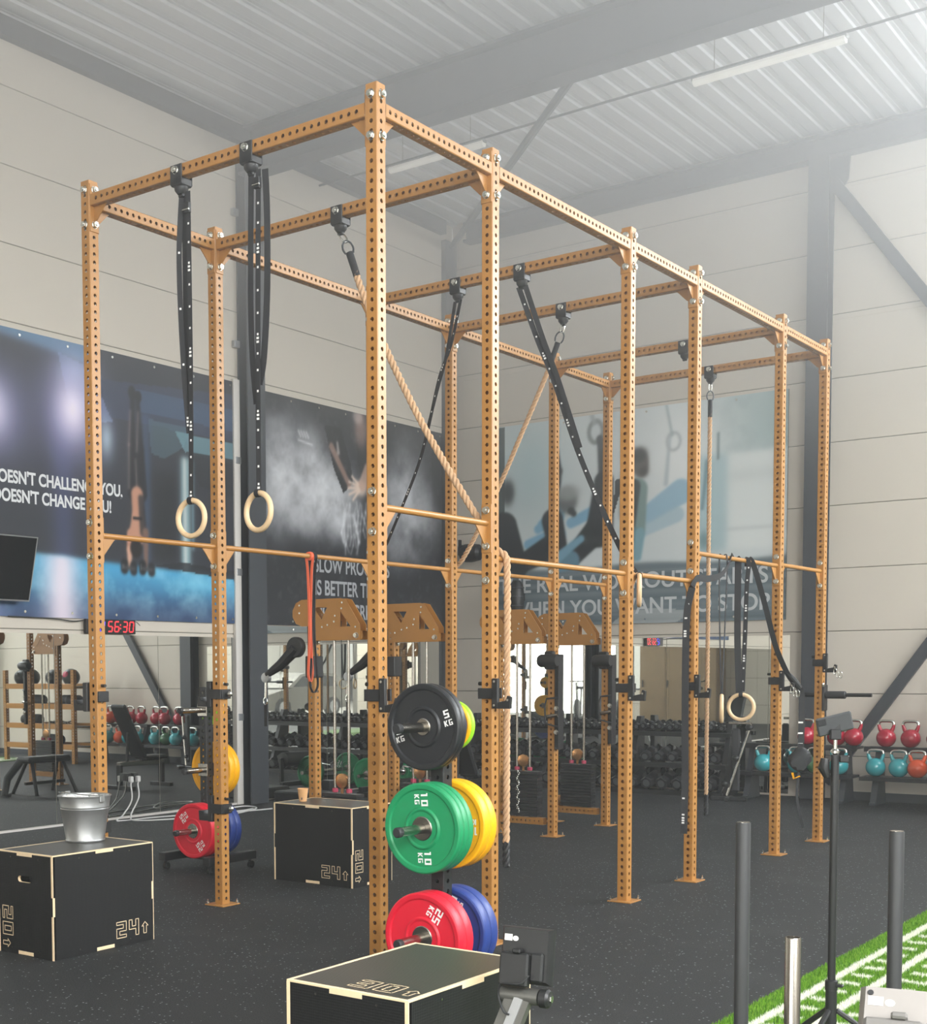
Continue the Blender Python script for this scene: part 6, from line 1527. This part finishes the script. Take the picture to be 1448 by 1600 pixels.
def erg_monitor(t, W, H, m, dark, S):
    """back of a rower display, local: back faces -y, z up, origin at the bottom hinge; S = tilt matrix"""
    def fin(mb, name, mm, par=t):
        mb.v = [tuple(S @ Vector(p)) for p in mb.v]; return mb.build(name, mm, par)
    c = MB(); h = W/2; i = 0.012
    prof = [(-h, 0.02), (h, 0.02), (h, 0.02+H), (-h, 0.02+H)]
    vs = [(x, 0.012, z) for x, z in prof] + [(x, 0.0, z) for x, z in prof] + [(x*(1-2*i/W), -0.022, z+(i if z < 0.1 else -i*0.5)) for x, z in prof]
    c.add(vs, [(3, 2, 1, 0), (8, 9, 10, 11)] + [(k*4+j, k*4+(j+1) % 4, k*4+4+(j+1) % 4, k*4+4+j) for k in range(2) for j in range(4)])
    fin(c, 'display_case', m)
    g = MB(); g.box(-h+0.012, h-0.012, 0.012, 0.0135, 0.04, H); fin(g, 'screen', M['glass'])
    bt = MB(); bt.box(-h+0.014, h*0.28, -0.052, -0.02, 0.012, 0.02+H*0.55, 0.006); bt.box(h*0.28, h-0.02, -0.036, -0.02, 0.03, 0.02+H*0.57, 0.006); bo = fin(bt, 'battery_cover', dark)
    lt = MB(); lt.box(-h*0.34, -h*0.02, -0.058, -0.02, 0.02+H*0.54, 0.02+H*0.62, 0.004); fin(lt, 'latch', dark)
    st = MB(); zz = 0.02+H*0.80
    st.box(-h*0.82, -h*0.52, -0.0232, -0.0222, zz-0.010, zz+0.010); fin(st, 'paper_label', M['sticker'])
    e = MB(); n = 20; e.add([(-h*0.39+0.010*math.cos(2*PI*k/n), -0.0228, zz-0.002+0.008*math.sin(2*PI*k/n)) for k in range(n)], [tuple(range(n))]); fin(e, 'oval_label', M['sticker'])
    if dark is not m:
        sc = MB()
        for x, z in ((-h+0.022, H+0.0), (-h+0.022, H*0.62), (h-0.022, H)): sc.cyl((x, -0.020, z), (x, -0.0245, z), 0.006, n=12)
        fin(sc, 'screws', M['black'])
def tiltm(a): return Matrix.Rotation(-a, 4, 'X')
t = thing('rowing_machine', 'rowing machine whose black monitor on a grey arm rises beside the nearest black box', 'rowing machine', (1.915, -1.82, 0.0125), math.radians(7))
Hm = 0.175
erg_monitor(t, 0.172, Hm, M['black_plastic'], M['black_plastic'], Matrix.Translation((0, 0, 0.565)) @ tiltm(math.radians(9)))
hg = MB(); hg.cyl((-0.075, -0.005, 0.548), (0.05, -0.005, 0.548), 0.026, n=20); hg.build('hinge_barrel', M['arm_grey'], t)
kn = MB(); kn.lathe([(0.0, 0.052), (0.020, 0.052), (0.030, 0.056), (0.030, 0.078), (0.024, 0.086), (0.0, 0.088)], (0, -0.005, 0.548), 'x', 20); k_ = kn.build('hinge_knob', M['black_plastic'], t)
MB().cyl((0.085, -0.005, 0.548), (0.092, -0.005, 0.548), 0.012, n=6).build('hinge_bolt', M['chrome'], k_)
arm = MB(); A0, A1 = Vector((-0.015, -0.012, 0.54)), Vector((-0.12, -0.16, 0.16))
dirn = (A1-A0).normalized(); wv = Vector((1, 0, 0)); wv = (wv-dirn*wv.dot(dirn)).normalized()
arm.ribbon([A0, A1], 0.082, wv, 0.030); arm.build('monitor_arm', M['arm_grey'], t)
rb = MB(); nv = dirn.cross(wv)
if nv.y > 0: nv = -nv
rb.ribbon([A0+nv*0.016+wv*0.006, A1+nv*0.016+wv*0.006], 0.030, wv, 0.008); rb.build('arm_ridge', M['frame_grey'], t)
cb = MB(); cb.tube(smoothpath([(0.035, -0.052, 0.625), (0.01, -0.062, 0.600), (-0.03, -0.060, 0.595), (-0.065, -0.045, 0.585), (-0.075, -0.035, 0.545), (-0.05, -0.055, 0.505), (-0.03, -0.058, 0.497)], 8), 0.0032, 8); cb.build('monitor_cable', M['rubber'], t)
MB().box(-0.16, -0.04, -0.30, 0.02, 0.10, 0.17, 0.02).box(-0.24, 0.04, -0.34, -0.28, 0.0, 0.05, 0.01).box(-0.13, -0.07, -0.33, -0.25, 0.04, 0.12, 0.01).build('front_frame', M['black_plastic'], t)
MB().lathe([(0.02, -0.05), (0.12, -0.05), (0.135, -0.03), (0.135, 0.03), (0.12, 0.05), (0.02, 0.05)], (-0.10, -0.36, 0.16), 'x', 28).build('flywheel_cage', M['black_plastic'], t)
MB().box(-0.115, -0.085, -1.5, -0.3, 0.10, 0.14, 0.003).box(-0.24, 0.04, -1.55, -1.49, 0.0, 0.10, 0.01).build('slide_rail', M['steel'], t)
MB().box(-0.19, -0.01, -0.95, -0.72, 0.15, 0.20, 0.03).build('seat', M['black_plastic'], t)

t = thing('rowing_machine', 'rowing machine of which only the pale grey monitor back shows in the bottom right corner', 'rowing machine', (3.262, -2.60, 0.0125), math.radians(12))
erg_monitor(t, 0.20, 0.19, M['grey_plastic'], M['grey_cover'], Matrix.Translation((0.0, 0.0, 0.715)) @ tiltm(math.radians(38)))
ar = MB(); ar.tube([(0, -0.01, 0.745), (0.0, 0.05, 0.45), (0.0, 0.12, 0.12)], 0.025, 10); ar.build('monitor_arm', M['dark_steel'], t)
MB().box(-0.05, 0.05, 0.02, 0.30, 0.06, 0.14, 0.02).box(-0.16, 0.16, 0.24, 0.30, 0.0, 0.07, 0.01).build('front_frame', M['black_plastic'], t)
MB().lathe([(0.02, -0.05), (0.12, -0.05), (0.135, -0.03), (0.135, 0.03), (0.12, 0.05), (0.02, 0.05)], (0.0, 0.34, 0.16), 'x', 28).build('flywheel_cage', M['black_plastic'], t)

# ------------------------------------------------------------------ storage rack and car that the mirrors show
t = thing('storage_rack', 'gold shelving rack seen in the left mirror, holding balls and mats', 'storage rack', (1.13, 9.45, 0))
ME['rack_post'] = raw(perforated(1.58), 'rack_post', M['gold'])
for x in (-0.90, 0.90):
    for y in (0.0, 0.52):
        p = link('rack_post', ME['rack_post'], t); p.location = (x, y, 0.0)
for z in (0.28, 0.62, 0.96, 1.30):
    b_ = MB(); b_.box(-0.864, 0.864, -0.03, 0.03, z-0.045, z+0.045, 0.003).box(-0.864, 0.864, 0.49, 0.55, z-0.045, z+0.045, 0.003); b_.build('shelf_beam', M['gold'], t)
    b_ = MB(); b_.box(-0.86, 0.86, 0.031, 0.489, z-0.012, z+0.0, 0.002); b_.build('shelf_board', M['black'], t)
def ball(x, z, R, m, l_, dot):
    q = thing('medicine_ball', l_, 'ball', (x+0.08, 9.70, z+R), 0, 'balls on the storage rack'); MB().sphere((0, 0, 0), R, n=22, m=14).build('ball_skin', m, q); MB().sphere((0, -R*0.80, R*0.25), R*0.45, R*0.22, R*0.45, 14, 8).build('colour_patch', dot, q)
for x, l_, dm in ((-0.55+1.05, 'black medicine ball with a pink patch on top of the gold rack, seen in mirror', M['pink']), (-0.1+1.05, 'plain black medicine ball in the middle of the rack top, seen in mirror', M['black']), (0.5+1.05, 'black medicine ball with a green patch on the rack top, seen in mirror', M['lime']), (0.75+1.05, 'last black ball on the rack top, seen in mirror', M['black'])):
    ball(x, 1.303, 0.15 if dm is not M['black'] else 0.145, M['head_rubber'], l_, dm)
for x, z, l_ in ((0.5, 0.96, 'rolled black exercise mats on the second shelf of the gold rack'), (1.45, 0.96, 'second roll of black mats on the gold rack'), (1.0, 0.28, 'black sandbag on the lowest shelf of the gold rack'), (1.55, 0.62, 'black box of grips on the third shelf of the gold rack')):
    q = thing('gear_roll', l_, 'gear', (x+0.08, 9.70, z+0.001)); g = MB(); g.lathe([(0.0, -0.24), (0.08, -0.23), (0.095, -0.2), (0.095, 0.2), (0.08, 0.23), (0.0, 0.24)], (0, 0, 0.097), 'x', 16); g.build('roll', M['strap'], q); MB().lathe([(0.096, -0.02), (0.098, 0), (0.096, 0.02)], (0.05, 0, 0.097), 'x', 16).build('tie', M['dark_steel'], q)
q = thing('steel_handles', 'pile of chrome cable handles on the third shelf of the gold rack', 'handles', (0.83, 9.68, 0.622)); g = MB()
for k in range(7): g.tube([(random.uniform(-0.25, 0.25), random.uniform(-0.15, 0.15), 0.02), (random.uniform(-0.25, 0.25), random.uniform(-0.15, 0.15), 0.07+0.02*k/7)], 0.014, 8)
g.build('handle_pile', M['chrome'], q)['kind'] = 'stuff'

t = thing('parked_car', 'grey car parked outside the open gate, seen only as a mirror reflection', 'car', (11.9, -7.4, -0.04), PI/2)
# side profile along local x (front = +x): body, glasshouse
body = [(-2.15, 0.35), (-2.2, 0.75), (-2.10, 0.95), (-1.3, 1.02), (0.6, 1.0), (1.35, 0.92), (2.0, 0.78), (2.15, 0.55), (2.12, 0.30), (1.72, 0.26), (1.66, 0.5), (1.5, 0.64), (1.3, 0.68), (1.1, 0.64), (0.94, 0.5), (0.88, 0.24), (-0.88, 0.24), (-0.94, 0.5), (-1.1, 0.64), (-1.3, 0.68), (-1.5, 0.64), (-1.66, 0.5), (-1.72, 0.28)]
import mathutils.geometry as mg2
def sideways(poly, y0, y1, name, m, taper=0.0):
    mb = MB(); tri = mg2.tessellate_polygon([[Vector((p, q_, 0)) for p, q_ in poly]]); n = len(poly)
    f = lambda y: [(p, y*(1-taper*max(0, q_-0.95)), q_) for p, q_ in poly]
    mb.add(f(y0)+f(y1), [tuple(x) for x in tri] + [tuple(i+n for i in x)[::-1] for x in tri] + [(i, (i+1) % n, n+(i+1) % n, n+i) for i in range(n)])
    return mb.build(name, m, t, 30)
sideways(body, -0.86, 0.86, 'body', M['car_paint'])
sideways([(-2.0, 0.98), (-1.75, 1.36), (-1.5, 1.45), (-0.2, 1.50), (0.25, 1.42), (1.0, 0.99)], -0.82, 0.82, 'cabin', M['car_paint'], 0.28)
for s in (-1, 1):
    for poly in ([(-1.62, 1.02), (-1.45, 1.35), (-0.72, 1.41), (-0.70, 1.03)], [(-0.60, 1.03), (-0.62, 1.41), (0.15, 1.36), (0.72, 1.02)]):
        mb = MB(); f = [(p, s*(0.825*(1-0.28*max(0, q_-0.95))), q_) for p, q_ in poly]; mb.add(f, [(0, 1, 2, 3)]); mb.build('side_window', M['glass'], t, 0)
    for x in (-1.3, 1.3):
        w = MB(); w.lathe([(0.2, -0.1), (0.32, -0.1), (0.345, -0.07), (0.345, 0.07), (0.32, 0.1), (0.2, 0.1)], (x, s*0.78, 0.345), 'y', 28); w = w.build('wheel', M['tyre'], t)
        h = MB(); h.lathe([(0.0, -0.02), (0.21, -0.01), (0.215, 0.02), (0.0, 0.03)], (x, s*0.87, 0.345), 'y', 10); h.build('rim', M['frame_grey'], w)
    MB().box(-2.19, -2.0, s*0.78-0.06, s*0.78+0.09, 0.72, 0.92, 0.03).build('tail_light', M['red_lens'], t)
MB().box(-2.23, -2.1, -0.8, 0.8, 0.3, 0.5, 0.04).box(2.05, 2.18, -0.8, 0.8, 0.28, 0.48, 0.04).build('bumper', M['dark_steel'], t)

# plywood cupboard and machines at the front wall, caught by the back mirror
t = thing('storage_cupboard', 'brown plywood cupboard at the front wall, seen only in the back mirror', 'cupboard', (-1.5, YF+0.35, 0))
MB().box(-1.15, 1.15, -0.30, 0.28, 0.0, 2.35, 0.005).build('carcass', mat('brown_ply', (128, 104, 70), 0.6, noise=0.12, scale=8), t)
for x in (-1.12, -0.37, 0.38):
    dr = MB().box(x, x+0.74, 0.281, 0.30, 0.08, 2.30, 0.004).build('door', mat('brown_ply_door', (140, 114, 78), 0.55, noise=0.12, scale=6), t)
    MB().box(x+0.66, x+0.69, 0.30, 0.325, 1.0, 1.2, 0.004).build('handle', M['black'], dr)
for k, x in enumerate((-2.6, -0.4, 0.9)):
    t = thing('exercise_bike', '%s black exercise bike near the front wall, seen only in the back mirror' % ('left', 'middle', 'right')[k], 'exercise bike', (x, YF+1.9, 0), 0.3)
    MB().box(-0.05, 0.05, -0.5, 0.5, 0.12, 0.2, 0.01).box(-0.28, 0.28, -0.5, -0.44, 0.0, 0.12, 0.01).box(-0.28, 0.28, 0.44, 0.5, 0.0, 0.12, 0.01).tube([(0, -0.25, 0.2), (0, -0.35, 0.95)], 0.03, 8).tube([(0, 0.2, 0.2), (0, 0.38, 1.15)], 0.03, 8).build('frame', M['black'], t)
    MB().lathe([(0.02, -0.05), (0.26, -0.05), (0.28, 0.0), (0.26, 0.05), (0.02, 0.05)], (0, 0.28, 0.42), 'x', 24).build('flywheel', M['black_plastic'], t)
    MB().box(-0.12, 0.12, -0.50, -0.22, 0.95, 1.03, 0.03).build('saddle', M['rubber'], t)
    MB().tube([(-0.25, 0.25, 1.2), (-0.2, 0.42, 1.18), (0.2, 0.42, 1.18), (0.25, 0.25, 1.2)], 0.018, 8).build('handlebar', M['rubber'], t)
